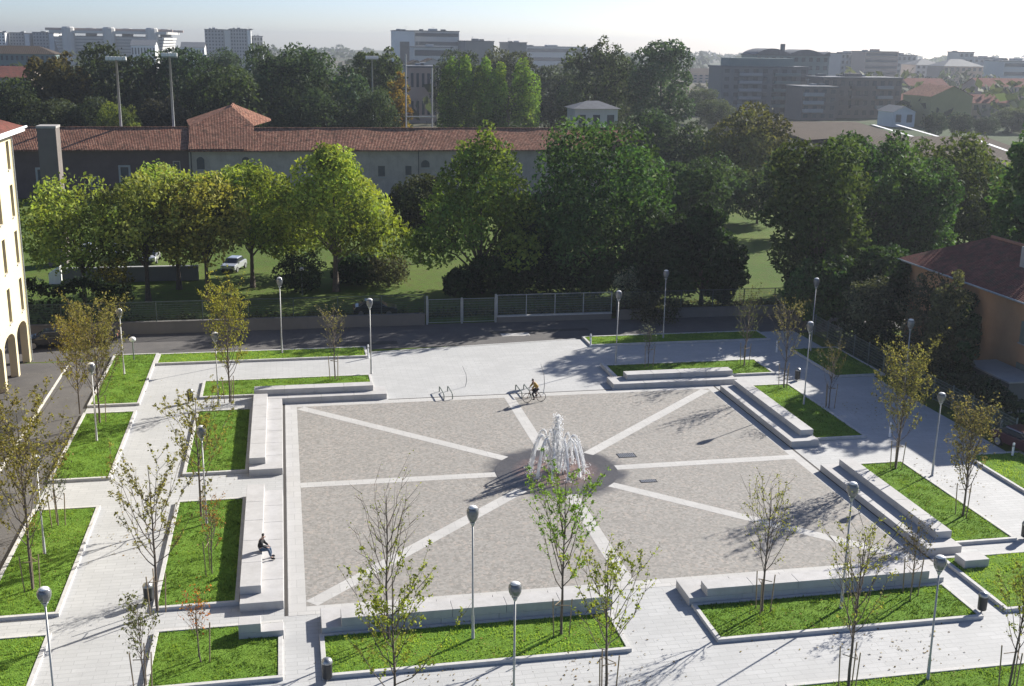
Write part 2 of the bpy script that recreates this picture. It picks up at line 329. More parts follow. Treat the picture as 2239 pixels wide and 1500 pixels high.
def raw_mesh(name, V, idx, k, tint, hue):
    me = bpy.data.meshes.new(name); n = len(idx) // k
    me.vertices.add(len(V)); me.vertices.foreach_set('co', np.asarray(V, np.float32).ravel()); me.loops.add(len(idx)); me.loops.foreach_set('vertex_index', np.asarray(idx, np.int32))
    me.polygons.add(n); me.polygons.foreach_set('loop_start', np.arange(0, n * k, k, dtype=np.int32)); me.update(calc_edges=True)
    for nm, d in (('tint', tint), ('hue', hue)): a = me.attributes.new(nm, 'FLOAT', 'FACE'); a.data.foreach_set('value', np.asarray(d, np.float32))
    me.materials.append(MATS['leaf']); return me
grass()
def fallen():
    rng = np.random.default_rng(9); P = []
    for (cx, cy, n) in ((-27.8, -6, 260), (-22, -5, 320), (-20.2, 4, 200), (-8.5, -19.5, 240), (-2.5, -21, 260), (6.5, -19, 160), (11, -22, 240), (26.5, 8, 320), (23.5, -4, 240), (-27.5, 22, 320), (-17.5, 20, 160), (20, -8, 120)):
        n = n // 2; q = rng.normal(0, 1.7, (n, 2)) + np.array([cx - 1.2, cy - .6]); P.append(np.column_stack([q, np.full(n, .012)]))
    P = np.concatenate(P)
    for (x0, x1, y0, y1) in LAWNS: k = (P[:, 0] > x0) & (P[:, 0] < x1) & (P[:, 1] > y0) & (P[:, 1] < y1); P[k, 2] = KH + .04
    V = cards(P, np.tile([0, 0, 1.0], (len(P), 1)), .06, rng, .95); m = len(P); V[:, 2] = np.maximum(V[:, 2], .006)
    o = bpy.data.objects.new('fallen_leaves', raw_mesh('fallen_leaves', V, np.arange(4 * m), 4, rng.uniform(0, 1, m), rng.uniform(0, 1, m))); COL.objects.link(o); o.color = (.20, .15, .05, 1); tag(o, 'fallen autumn leaves scattered on lawns and paths', 'leaves', kind='stuff')
# ------------------------------------------------------------------ stone seating tiers
def bench(label, low, up, hl=.4, hu=.8):
    x = (low[0] + low[1]) / 2; y = (low[2] + low[3]) / 2
    e = empty('stone_bench', (x, y, 0), label, 'stone bench', 'two tier stone benches round the square')
    def slabs(name, r, z0, z1):
        m = MB(); lx, ly = r[1] - r[0], r[3] - r[2]; n = max(1, round(max(lx, ly) / 2.4))
        for i in range(n):
            gp = .006
            if lx > ly: m.box(r[0] + lx * i / n + gp - x, r[0] + lx * (i + 1) / n - gp - x, r[2] - y, r[3] - y, z0, z1)
            else: m.box(r[0] - x, r[1] - x, r[2] + ly * i / n + gp - y, r[2] + ly * (i + 1) / n - gp - y, z0, z1)
        m.build(name, 'stonewhite', e, bevel=.015)
    slabs('lower_step', low, -.03, hl)
    if up: slabs('upper_step', up, hl + .002, hu)
bench('long white stone bench on the left behind the square, beside the far left lawn', (-18.15, -16.2, 2.0, 15.82), (-18.15, -17.2, 2.9, 15.82))
bench('long white stone bench on the left with the seated person on it', (-18.15, -16.2, -14.8, -1.35), (-18.15, -17.2, -13.9, -1.35))
bench('grey faced stone bench at the far edge, left of the paved opening', (-18.15, -8.8, 15.86, 17.7), (-18.15, -9.7, 16.75, 17.7))
bench('grey faced stone bench at the far edge, right of the paved opening', (8.1, 17.9, 15.76, 17.7), (9.4, 17.9, 16.7, 17.7))
bench('stone bench along the right edge, farther one, partly in house shadow', (15.95, 17.9, 1.75, 14.3), (17.0, 17.9, 2.7, 14.3))
bench('stone bench along the right edge, nearer one, behind the sunlit lawn', (15.95, 17.9, -14.5, -2.4), (17.0, 17.9, -13.5, -2.7))
bench('front stone bench before the lawn with the leafy and the bare young tree', (-14.6, -1.6, -17.6, -15.75), (-13.75, -1.6, -17.6, -16.75))
bench('front stone bench at right before the lawn with the paper on its end', (2.1, 15.0, -17.6, -15.75), (2.95, 14.2, -17.6, -16.75))
bench('short stone block beside the small front left lawn', (-18.1, -16.2, -17.5, -16.75), (-18.1, -17.15, -17.5, -16.75))
bench('small stone block alone at the corner of the right front lawn', (16.85, 18.2, -16.4, -15.5), None, .55)
# left side kerb of the far right lawn, slightly higher stone edging
struct(MB().box(8.8, 9.03, 17.72, 21.95, 0, .3).build('kerb', 'kerb', bevel=.012))

# ------------------------------------------------------------------ fountain
def fountain():
    e = empty('fountain', (0, 0, 0), 'fountain of white water jets rising from a wet round paved floor', 'fountain')
    MB().disc(3.7, .011, 64).build('basin_floor', 'porphyry', e)
    rg = MB(); rr = random.Random(5)
    for k in range(12): t = 2 * math.pi * k / 12; rg.lathe([(.05, 0), (.05, .1), (.03, .14)], 8, (.55 * math.cos(t), .55 * math.sin(t), .012))
    rg.lathe([(.10, 0), (.10, .12), (.06, .2)], 10, (0, 0, .012)); rg.build('nozzle_ring', 'metalgrey', e)
    def drops(m, p, s):
        i = len(m.v); r = s * rr.uniform(.5, 1.2)
        m.v += [(p[0] + r, p[1], p[2]), (p[0] - r, p[1], p[2]), (p[0], p[1] + r, p[2]), (p[0], p[1] - r, p[2]), (p[0], p[1], p[2] + r * 1.5), (p[0], p[1], p[2] - r * 1.5)]
        for a, b, c in ((0, 2, 4), (2, 1, 4), (1, 3, 4), (3, 0, 4), (2, 0, 5), (1, 2, 5), (3, 1, 5), (0, 3, 5)): m.f.append((i + a, i + b, i + c))
    c = MB()
    for q in range(6):
        top = rr.uniform(2.4, 3.45); ox, oy = rr.uniform(-.13, .13), rr.uniform(-.13, .13); pts = []; rad = []
        for i in range(13):
            t = i / 12; pts.append((ox * (1 + t) + rr.uniform(-.04, .04), oy * (1 + t) + rr.uniform(-.04, .04), .1 + top * t)); rad.append(.13 * (1 - .55 * t) * rr.uniform(.6, 1.35))
        c.tube(pts, rad, 6)
    for i in range(1500):
        z = rr.random() ** 1.1 * 3.4; s = .10 + .26 * (1 - z / 3.6); drops(c, (rr.gauss(0, s), rr.gauss(0, s), .1 + z + rr.random() * .15), .03)
    c.build('central_jet', 'water', e, smooth=True)
    for k in range(12):
        m = MB(); t = 2 * math.pi * (k + .3) / 12; L_ = rr.uniform(1.1, 1.42); h = rr.uniform(1.9, 2.3)
        for s_ in range(2):
            pts = []; rad = []; o = rr.uniform(-.05, .05)
            for i in range(17):
                u = i / 16; d = .5 + L_ * u; z = .12 + 4 * h * (u * .88 + .06) * (1 - (u * .88 + .06)) - (0 if u < .9 else 0)
                z = .12 + h * (1 - (2 * u * .97 - .75) ** 2 / (1.19 ** 2)) if u > .37 else .12 + h * (1 - (2 * u * .97 - .75) ** 2 / (.75 ** 2))
                pts.append(((d * math.cos(t + o)) + rr.uniform(-.02, .02), d * math.sin(t + o) + rr.uniform(-.02, .02), max(.02, z))); rad.append((.028 + .036 * u) * rr.uniform(.5, 1.3))
            m.tube(pts, rad, 5)
        for i in range(180):
            u = rr.random() ** .7; d = .5 + L_ * u + rr.gauss(0, .05)
            z = .12 + h * (1 - (2 * u * .97 - .75) ** 2 / ((1.19 if u > .37 else .75) ** 2)) + rr.gauss(0, .05)
            drops(m, (d * math.cos(t) + rr.gauss(0, .045), d * math.sin(t) + rr.gauss(0, .045), max(.03, z)), .021)
        for i in range(40):
            d = .5 + L_ + rr.gauss(0, .14); drops(m, (d * math.cos(t) + rr.gauss(0, .14), d * math.sin(t) + rr.gauss(0, .14), abs(rr.gauss(0, .12)) + .02), .03)
        m.build('arching_jet', 'water', e, smooth=True)
fountain()

# ------------------------------------------------------------------ street lamps
def lamp_proto():
    e = empty('street_lamp', (0, 0, 0), 'x', 'street lamp', 'globe lamps of the square')
    MB().lathe([(.10, 0), (.10, .03), (.075, .05), (.062, 1.15), (.045, 1.25), (.038, 5.35)], 12).build('pole', 'polegrey', e, smooth=True)
    MB().lathe([(.045, 5.3), (.07, 5.36), (.085, 5.42), (.12, 5.47), (.13, 5.5)], 14).build('collar', 'fencepost', e, smooth=True)
    MB().lathe([(.12, 5.5), (.19, 5.62), (.245, 5.78), (.265, 5.93), (.25, 6.05), (.19, 6.15), (.09, 6.2)], 20).build('globe', 'globe', e, smooth=True)
    MB().lathe([(.20, 6.145), (.13, 6.2), (.05, 6.225), (.02, 6.23)], 14).build('cap', 'white', e, smooth=True)
    return e
LAMPS = [
 ((1034, 1402), 'globe lamp on the front lawn between the bare young tree and the leafy one', 1105),
 ((1123, 1545), 'globe lamp on the front path, standing nearest the bottom centre', 1303),
 ((617, 775), 'globe lamp on the far lawn strip beside the road, below the bright yellow-green tree', 606),
 ((812, 817), 'globe lamp at the left side of the paved opening, by the white post', 652),
 ((1346, 797), 'globe lamp at the right side of the paved opening, beyond the stone bench', 635),
 ((1450, 742), 'globe lamp on the shaded strip by the road, beneath the dark evergreen tree', 590),
 ((1772, 770), 'globe lamp standing against the dark trees at the far right corner', 607),
 ((1757, 888), 'globe lamp in the right lawn behind the farther right bench', 703),
 ((1975, 880), 'globe lamp in front of the hedge and narrow green shrub by the orange house', 697),
 ((2038, 1040), 'globe lamp at the edge of the shaded path before the orange house', 866),
 ((1838, 1335), 'globe lamp on the front right lawn, its globe seen over the right bench', 1053),
 ((2028, 1490), 'globe lamp on the front right path beside the litter bin shadow', 1215),
 ((478, 885), 'globe lamp at the far left corner of the square behind the stone bench', 748),
 ((452, 1150), 'globe lamp on the left lawn beside the staked sapling', 930),
 ((212, 968), 'globe lamp on the middle lawn between the left path and the side road', 826),
 ((98, 1215), 'globe lamp rising from the left lawn by the side road edge', 1042),
 ((122, 1560), 'globe lamp at the bottom left corner, closest of all', 1355),
 ((272, 822), 'globe lamp on the far left corner lawn with olive tree beside it', 695)]
lp = lamp_proto()
for i, (b, lab, ty) in enumerate(LAMPS):
    o = lp if i == 0 else copy_tree(lp)
    p = g(*b); o.location = p; h = height_to(p, ty); s = max(.85, min(1.05, h / 6.23)); o.scale = (1, 1, s); o['label'] = lab; o.rotation_euler = (R(random.uniform(-.6, .6)), R(random.uniform(-.6, .6)), random.random())

# ------------------------------------------------------------------ trees
def cards(P, nrm, size, rng, flat=.55):
    """rhombic leaf cards at P, turned partly towards nrm"""
    n = len(P); d = rng.normal(size=(n, 3)); d /= np.linalg.norm(d, axis=1)[:, None]
    a = nrm * flat + d * (1 - flat * .5); a /= np.linalg.norm(a, axis=1)[:, None]
    t = np.cross(a, rng.normal(size=(n, 3))); t /= np.linalg.norm(t, axis=1)[:, None]; b = np.cross(a, t)
    s = (size * rng.uniform(.55, 1.35, n))[:, None]
    q = np.stack([P - t * s, P - b * s * .55 + a * s * .12, P + t * s, P + b * s * .55 + a * s * .12], 1)
    return q.reshape(-1, 3)
def crown_mesh(name, seed, Rr, zb, H, n, leaf, lobes=16, shape='round', gap=.35, lobe_r=(.34, .52)):
    rng = np.random.default_rng(seed); zc = (zb + H) / 2; rz = (H - zb) / 2; Ls = []
    if shape == 'column':
        for k in range(lobes):
            u = (k + .5) / lobes; r = Rr * (.55 + .6 * math.sin(math.pi * min(1, .18 + u * .8)) ** .8) * .62
            an = rng.uniform(0, 6.28); Ls.append((r * .45 * math.cos(an), r * .45 * math.sin(an), zb + (H - zb) * u * .93 + .02 * H, r, r * 1.9))
    else:
        Ls.append((0, 0, zc - rz * .05, Rr * .66, rz * .72))
        for k in range(lobes):
            an = k * 2.399 + rng.uniform(-.4, .4); u = (k + .5) / lobes * 1.7 - .8
            if shape == 'cone': rad = (1 - max(0, (u + .8) / 1.7)) ** .75 * .78 + .1
            else: rad = math.sqrt(max(0, 1 - u * u)) * .68
            rad *= rng.uniform(.8, 1.12); lr = Rr * rng.uniform(*lobe_r)
            if shape == 'cone': lr *= .62 + .5 * rad
            Ls.append((Rr * rad * math.cos(an), Rr * rad * math.sin(an), zc + rz * u * .8, lr, lr * rng.uniform(.7, .95)))
        for k in range(lobes // 2):
            an = rng.uniform(0, 6.28); u = rng.uniform(-.6, 1.0); rad = math.sqrt(max(0, 1 - u * u)) * rng.uniform(.8, .98) if shape != 'cone' else (1 - (u + .6) / 1.7) * .95
            lr = Rr * rng.uniform(.14, .25); Ls.append((Rr * rad * math.cos(an), Rr * rad * math.sin(an), zc + rz * u * .93, lr, lr))
    w = np.array([l[3] ** 2 for l in Ls]); w[0] *= .6; w /= w.sum(); li = rng.choice(len(Ls), n, p=w); Lv = np.array(Ls)[li]
    d = rng.normal(size=(n, 3)); d /= np.linalg.norm(d, axis=1)[:, None]; rr = rng.uniform(.45, 1.0, n) ** .5 * rng.uniform(.92, 1.1, n)
    P = Lv[:, :3] + d * rr[:, None] * Lv[:, [3, 3, 4]]
    k = 2.6 / Rr
    ns = np.sin(P[:, 0] * k * 2.1 + seed) * np.cos(P[:, 1] * k * 1.9 - seed) + np.sin(P[:, 2] * k * 2.4 + P[:, 0] * k) + .6 * np.sin(P[:, 1] * k * 4.3 + P[:, 2] * k * 3.7)
    keep = (ns + rng.normal(0, .7, n) > -1.6 + gap * 1.2) & (P[:, 2] > zb * .75); P = P[keep]; d = d[keep]; li = li[keep]
    lt = rng.uniform(.15, .85, len(Ls)); lh = rng.uniform(.2, .8, len(Ls))
    t = np.clip(lt[li] + rng.normal(0, .2, len(P)), 0, 1); h = np.clip(lh[li] + rng.normal(0, .2, len(P)), 0, 1)
    V = cards(P, d, leaf, rng); m = len(P)
    return raw_mesh(name, V, np.arange(4 * m), 4, t, h), Ls
def trunk_mb(Ls, zb, H, r, rng, lean=.0):
    m = MB(); top = zb + (H - zb) * .55
    pts = [(lean * z + rng.uniform(-.1, .1) * (z / H), rng.uniform(-.1, .1) * z / H, z) for z in np.linspace(0, top, 7)]
    m.tube(pts, [r * 1.35] + [r * (1 - .75 * i / 6) for i in range(1, 7)], 8)
    for l in Ls[1:14]:
        z0 = zb * rng.uniform(.75, 1.0) + (l[2] - zb) * .25; z0 = max(zb * .6, min(z0, top * .95)); a = Vector((lean * z0, 0, z0)); b = Vector(l[:3])
        mid = a.lerp(b, .5) + Vector((0, 0, .12 * (b - a).length)); rb = r * .42
        m.tube([a, a.lerp(mid, .5) + Vector((rng.uniform(-.1, .1),) * 3), mid, b], [rb, rb * .8, rb * .55, rb * .15], 5)
    return m
TREE_N = [0]
def tree(name, p, H, Rr, zb, color, label, group=None, n=5200, leaf=.36, shape='round', lobes=16, gap=.35, trunk=None, cat='tree', src=None, lobe_r=(.34, .52)):
    n = int(n * 2.2); leaf *= .64
    TREE_N[0] += 1; sd = TREE_N[0] * 13 + 5
    e = empty(name, p, label, cat, group, rz=(sd * 1.7) % 6.28)
    if src:   # share another tree's shape, rescaled
        c = src[0].copy(); c.parent = e; COL.objects.link(c); t = src[1].copy(); t.parent = e; COL.objects.link(t)
        s = (Rr / src[2], Rr / src[2], H / src[3]); c.scale = s; t.scale = s
    else:
        me, Ls = crown_mesh('crown', sd, Rr, zb, H, n, leaf, lobes, shape, gap, lobe_r)
        c = bpy.data.objects.new('crown', me); COL.objects.link(c); c.parent = e
        t = trunk_mb(Ls, zb, H, trunk or max(.12, H * .02), random.Random(sd)).build('trunk', 'bark', e, smooth=True)
    c.color = (*color, 1)
    return (c, t, Rr, H)
def ptree(name, bx, by, ty, hw, zfrac, color, label, **kw):
    """tree given by where its foot stands on the ground and how far it reaches"""
    p = g(bx, by); px = pj(p)[2]; H = height_to(p, ty); return tree(name, p, H, hw / px * 1.02, H * zfrac, color, label, **kw)
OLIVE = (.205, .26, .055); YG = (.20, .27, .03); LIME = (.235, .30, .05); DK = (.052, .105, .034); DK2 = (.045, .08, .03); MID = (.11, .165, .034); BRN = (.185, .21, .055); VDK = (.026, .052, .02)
GP = 'broadleaf trees in the park beyond the road'
ptree('park_tree', 187, 665, 398, 130, .24, OLIVE, 'olive green park tree farthest left, in front of the chimney pillar', group=GP, gap=.6, n=4600, leaf=.33)
ptree('park_tree', 325, 660, 372, 104, .26, BRN, 'brownish thin crowned park tree right of the chimney pillar', group=GP, gap=.85, n=3300, leaf=.33)
ptree('park_tree', 392, 632, 358, 112, .26, (.21, .265, .055), 'olive park tree in front of the dark brick wing of the old building', group=GP, gap=.55, n=4600, leaf=.34)
ptree('park_tree', 455, 655, 385, 104, .26, (.22, .225, .055), 'dull olive park tree left of the silver car', group=GP, gap=.65, n=4200, leaf=.33)
ptree('park_tree', 553, 628, 358, 104, .26, (.235, .30, .055), 'bright green park tree just right of the silver car', group=GP, gap=.45, n=5200, leaf=.34)
ptree('park_tree', 640, 600, 420, 92, .2, OLIVE, 'low olive park tree filling the gap beside the tall yellow-green one', group=GP, gap=.5, n=4200, leaf=.34)
ptree('park_tree', 735, 637, 306, 122, .2, LIME, 'tall rounded yellow-green tree, the brightest in the park', group=GP, n=8200, leaf=.33, gap=.2, shape='cone', lobes=22)
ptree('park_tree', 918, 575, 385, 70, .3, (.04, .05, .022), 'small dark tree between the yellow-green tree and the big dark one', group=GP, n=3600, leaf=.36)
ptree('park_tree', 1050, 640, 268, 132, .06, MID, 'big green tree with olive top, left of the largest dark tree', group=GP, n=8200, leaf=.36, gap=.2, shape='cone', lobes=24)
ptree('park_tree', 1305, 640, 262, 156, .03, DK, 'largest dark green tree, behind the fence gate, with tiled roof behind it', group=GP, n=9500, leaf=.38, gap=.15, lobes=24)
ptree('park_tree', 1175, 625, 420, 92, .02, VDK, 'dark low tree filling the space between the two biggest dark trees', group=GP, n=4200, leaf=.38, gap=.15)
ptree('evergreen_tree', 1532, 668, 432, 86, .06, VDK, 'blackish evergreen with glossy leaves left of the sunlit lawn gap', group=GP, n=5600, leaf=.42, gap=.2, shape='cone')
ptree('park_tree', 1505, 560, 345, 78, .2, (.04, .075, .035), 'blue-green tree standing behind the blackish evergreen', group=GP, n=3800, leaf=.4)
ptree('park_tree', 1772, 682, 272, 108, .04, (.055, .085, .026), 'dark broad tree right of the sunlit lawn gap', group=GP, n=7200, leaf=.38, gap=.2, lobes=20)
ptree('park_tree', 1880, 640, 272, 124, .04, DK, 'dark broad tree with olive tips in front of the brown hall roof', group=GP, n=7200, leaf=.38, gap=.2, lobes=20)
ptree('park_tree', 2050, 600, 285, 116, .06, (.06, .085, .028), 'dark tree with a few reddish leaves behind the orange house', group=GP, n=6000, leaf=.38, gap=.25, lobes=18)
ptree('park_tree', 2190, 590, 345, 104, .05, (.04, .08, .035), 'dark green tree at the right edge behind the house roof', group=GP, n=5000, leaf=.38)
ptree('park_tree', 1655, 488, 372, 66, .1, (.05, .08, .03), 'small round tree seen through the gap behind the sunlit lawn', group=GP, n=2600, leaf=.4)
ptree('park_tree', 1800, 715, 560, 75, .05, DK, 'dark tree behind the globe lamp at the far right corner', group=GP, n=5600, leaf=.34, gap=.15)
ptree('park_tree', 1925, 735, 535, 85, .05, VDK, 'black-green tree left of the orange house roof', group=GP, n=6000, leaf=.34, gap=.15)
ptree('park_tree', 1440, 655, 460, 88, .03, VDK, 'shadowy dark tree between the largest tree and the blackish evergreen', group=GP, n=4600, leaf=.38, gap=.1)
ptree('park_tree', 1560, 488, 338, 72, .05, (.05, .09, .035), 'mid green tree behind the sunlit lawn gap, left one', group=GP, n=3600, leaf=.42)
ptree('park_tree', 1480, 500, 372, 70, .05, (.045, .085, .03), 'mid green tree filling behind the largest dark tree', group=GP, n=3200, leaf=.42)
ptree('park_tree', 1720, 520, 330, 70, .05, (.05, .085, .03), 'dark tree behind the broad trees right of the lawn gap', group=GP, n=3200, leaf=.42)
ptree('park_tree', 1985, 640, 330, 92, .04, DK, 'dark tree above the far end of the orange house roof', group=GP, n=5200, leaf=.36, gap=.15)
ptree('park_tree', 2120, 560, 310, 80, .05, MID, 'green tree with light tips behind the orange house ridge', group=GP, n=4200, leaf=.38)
# around and behind
ptree('park_tree', 1625, 440, 238, 92, .2, (.10, .105, .038), 'rounded light brown-green tree below the dark apartment block', n=4200, leaf=.55)
ptree('park_tree', 1420, 420, 232, 58, .2, (.04, .075, .04), 'slender blue-green tree right of the small grey roofed tower', n=2600, leaf=.5)
ptree('park_tree', 1490, 430, 268, 70, .2, (.05, .08, .045), 'dark bushy tree beneath the tall background tree', n=2600, leaf=.5)
ptree('park_tree', 1360, 385, 270, 62, .2, (.045, .08, .035), 'green tree in front of the small grey roofed tower', n=2600, leaf=.5)
for yy in (22.5, 26.0): tree('park_tree', Vector((50, yy, 0)), 19.5 + (yy % 2), 4.5, 3.0, DK, 'unseen tall tree added behind the orange house to cast shade, %s' % {22: 'nearer one', 26: 'farther one'}[int(yy)], group='trees behind the orange house', n=4200, leaf=.45, gap=.1)  # out-of-view trees, added to throw shade on the right path and lawn
# tree belt behind the old building
GB = 'tall trees behind the old tiled building'
def btree(cx, Y, ty, hw, color, label, name='tall_tree', zf=.12, src=None, **kw):
    q = at(cx, 300, Y); p = Vector((q.x, Y, 0)); px = pj((p.x, Y, 12))[2]; H = height_to(p, ty); return tree(name, p, H, hw / px * 1.03, H * zf, color, label, group=GB, src=src, **kw)
b0 = btree(132, 185, 108, 70, (.085, .075, .03), 'brown topped broad tree left of the first floodlight mast', n=5200, leaf=.62)
b1 = btree(265, 190, 88, 90, (.035, .05, .026), 'dark tree behind the first floodlight mast', n=5600, leaf=.62)
b2 = btree(395, 195, 90, 85, (.03, .052, .028), 'dark tree behind the second floodlight mast', n=5600, leaf=.62)
b3 = btree(500, 168, 150, 92, (.045, .066, .028), 'green tree just behind the pyramid roof of the old building', n=5200, leaf=.6)
b4 = btree(655, 178, 96, 95, (.042, .07, .036), 'large rounded green tree right of the pyramid roof', n=6400, leaf=.6)
btree(768, 172, 150, 58, (.045, .078, .046), 'blue-green tree left of the slim floodlight by the goal', n=3000, leaf=.58)
btree(828, 205, 98, 62, (.055, .08, .03), 'green tree behind the slim floodlight by the goal', src=b0)
btree(872, 182, 150, 28, (.22, .15, .03), 'narrow golden yellow tree left of the goal posts', n=1500, leaf=.5)
for i, (cx, ty, hw, lab) in enumerate(((985, 128, 30, 'leftmost poplar of the trimmed row beside the goal posts'), (1022, 121, 28, 'second poplar from the goal posts in the trimmed row'), (1056, 126, 27, 'middle poplar of the trimmed row'), (1088, 136, 27, 'fourth poplar from the goal posts, just before the gap in the row'), (1147, 134, 38, 'wide poplar standing apart at the right of the row'))):
    pop = btree(cx, 182, ty, hw, (.13, .20, .035), lab, 'poplar_tree', .03, n=3800, leaf=.45, shape='column', lobes=9, gap=.1)
btree(1005, 235, 104, 60, (.04, .06, .036), 'dark round tree top showing above the left poplars', src=b1)
btree(1110, 240, 103, 70, (.055, .065, .045), 'grey-green round tree top showing above the right poplars', src=b4)
btree(1300, 200, 80, 80, (.055, .08, .038), 'tall loose tree left of the tallest tree on the skyline', n=5600, leaf=.62, gap=.5)
btree(1440, 190, 64, 68, (.045, .085, .042), 'tallest tree, standing up above the skyline right of centre', n=6200, leaf=.58, shape='round', lobes=20)
btree(1345, 215, 112, 50, (.06, .08, .04), 'shorter tree filling between the two tallest trees', src=b2)
btree(1205, 225, 140, 60, (.038, .052, .042), 'shaded dark tree right of the poplars', src=b1)
btree(25, 175, 176, 70, (.05, .068, .03), 'low dark tree above the red roof of the cream building', src=b3)
btree(120, 160, 208, 75, (.04, .05, .03), 'low dark bush-like tree left of the chimney pillar top', src=b2)
btree(205, 158, 205, 55, (.035, .05, .03), 'low shaded tree right of the chimney pillar top', src=b1)
btree(262, 152, 222, 50, (.10, .13, .03), 'low yellow-green tree at the foot of the first floodlight', src=b4)
btree(360, 160, 205, 60, (.045, .045, .032), 'low brownish tree at the foot of the second floodlight', src=b0)
btree(700, 155, 200, 70, (.035, .055, .032), 'low dark tree above the tiled roof right of the pyramid', src=b3)
btree(820, 158, 190, 50, (.045, .068, .036), 'low green tree above the tiled roof left of the goal', src=b4)
btree(595, 215, 90, 62, (.05, .08, .045), 'hazy tree top between the twin towers and the rounded green tree', src=b1)
btree(490, 235, 105, 62, (.045, .07, .05), 'hazy dark tree top below the twin towers', src=b4)
for (cx, Y, ty, hw, lab) in ((2040, 235, 248, 28, 'small dark tree at the corner of the brown hall, before the yellow gable'), (2098, 240, 248, 34, 'small round dark tree below the yellow gable'), (2152, 240, 256, 30, 'small dark pointed tree right of the two by the yellow gable'), (2210, 260, 235, 45, 'green bushy tree at the right edge above the brown roof'), (1560, 255, 215, 45, 'grey-green tree at the left foot of the dark apartment block'), (1530, 300, 190, 40, 'small brownish tree between the tallest tree and the dark apartment block')):
    q = at(cx, 300, Y); p = Vector((q.x, Y, 0)); px = pj((p.x, Y, 4))[2]; H = height_to(p, ty); tree('garden_tree', p, H, hw / px, H * .08, (.03, .05, .03) if Y < 250 else (.06, .08, .038), lab, group='garden trees by the far houses', src=b3 if Y < 250 else b4)

# ------------------------------------------------------------------ shrubs by the house and fence
GS = 'shrubs beside the orange house'
def shrub(px, py, ty, hw, color, label, leaf=.22, n=2200, name='shrub', **kw):
    p = g(px, py); s = pj(p)[2]; H = height_to(p, ty); tree(name, p, H, hw / s, H * .03, color, label, group=GS, n=n, leaf=leaf, trunk=.06, cat='shrub', **kw)
shrub(1890, 765, 605, 62, (.10, .115, .075), 'pale leaved bush left of the orange house', gap=.5)
shrub(1990, 740, 565, 70, (.10, .10, .065), 'brownish pale bush hanging under the house eave', gap=.4)
shrub(2075, 820, 625, 50, VDK, 'very dark bush against the orange wall', n=2600)
shrub(2042, 812, 675, 34, (.06, .085, .03), 'narrow upright green shrub before the house', shape='column', lobes=7, n=1600)
shrub(1365, 690, 575, 34, (.16, .18, .12), 'pale leafed small tree rising behind the fence, near the right opening lamp', n=700, gap=1.0, leaf=.2)
shrub(1430, 700, 640, 60, (.06, .07, .045), 'tangled low brown shrub behind the wall right of the opening', n=1400, gap=.7)
shrub(850, 625, 560, 50, (.07, .075, .045), 'greyish round shrub at the foot of the yellow-green tree', n=1700)
shrub(660, 640, 560, 55, (.028, .045, .025), 'dark round bush in the park behind the small park lamp', n=2000)
shrub(255, 700, 560, 42, (.12, .115, .03), 'olive yellow sapling-like bush standing before the fence', n=1300, gap=.6)
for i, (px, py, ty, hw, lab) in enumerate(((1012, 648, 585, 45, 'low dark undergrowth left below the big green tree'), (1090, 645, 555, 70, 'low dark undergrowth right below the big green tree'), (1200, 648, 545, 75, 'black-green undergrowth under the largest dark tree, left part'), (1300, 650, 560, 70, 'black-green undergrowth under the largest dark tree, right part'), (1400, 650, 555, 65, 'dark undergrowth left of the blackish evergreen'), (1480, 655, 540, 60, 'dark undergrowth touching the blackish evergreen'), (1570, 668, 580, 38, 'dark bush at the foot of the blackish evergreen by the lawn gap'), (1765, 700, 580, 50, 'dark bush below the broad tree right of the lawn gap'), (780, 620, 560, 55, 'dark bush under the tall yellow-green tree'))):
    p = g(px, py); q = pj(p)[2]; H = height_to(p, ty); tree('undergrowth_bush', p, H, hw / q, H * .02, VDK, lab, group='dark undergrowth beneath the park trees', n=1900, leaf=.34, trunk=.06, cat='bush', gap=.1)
fallen()
shrub(2062, 862, 592, 58, (.075, .08, .045), 'tall mixed bush hiding the left part of the orange wall', n=2600, gap=.25)
shrub(2012, 815, 575, 52, (.09, .09, .06), 'pale twiggy bush reaching up to the orange house eave', n=2000, gap=.45)
shrub(2100, 875, 650, 28, VDK, 'dark narrow bush right before the visible orange wall', n=1800)
# clipped hedge along the garden fence
def hedge(p0, p1, h, w, label, color):
    rng = np.random.default_rng(77); n = 5200; t = rng.random(n); P = np.zeros((n, 3)); P[:, 0] = p0[0] + (p1[0] - p0[0]) * t; P[:, 1] = p0[1] + (p1[1] - p0[1]) * t
    a = rng.uniform(-1, 1, n); b = rng.random(n); k = rng.random(n) < .5
    P[:, 0] += np.where(k, np.sign(a), a) * w / 2 * rng.uniform(.8, 1.1, n); P[:, 2] = np.where(k, b, rng.uniform(.88, 1.05, n)) * h * (1 + .12 * np.sin(t * 25))
    nr = np.stack([np.where(k, np.sign(a), 0), rng.normal(0, .2, n), np.where(k, 0, 1)], 1); V = cards(P, nr, .2, rng)
    me = raw_mesh('hedge', V, np.arange(4 * n), 4, rng.uniform(0, 1, n), rng.uniform(0, 1, n)); o = bpy.data.objects.new('hedge', me); COL.objects.link(o); o.color = (*color, 1); tag(o, label, 'hedge')
hedge((31.6, 27), (32.2, 1), 2.4, 1.3, 'dark hedge running along the garden fence before the orange house', (.032, .05, .03))
hedge((-48, 38.9), (-29.5, 38.9), 4.2, 1.8, 'hedge added behind the fence by the cream building, very dark to stand in for tree shade', (.02, .035, .018))  # added hedge; the shade of this corner is put into its dark colour
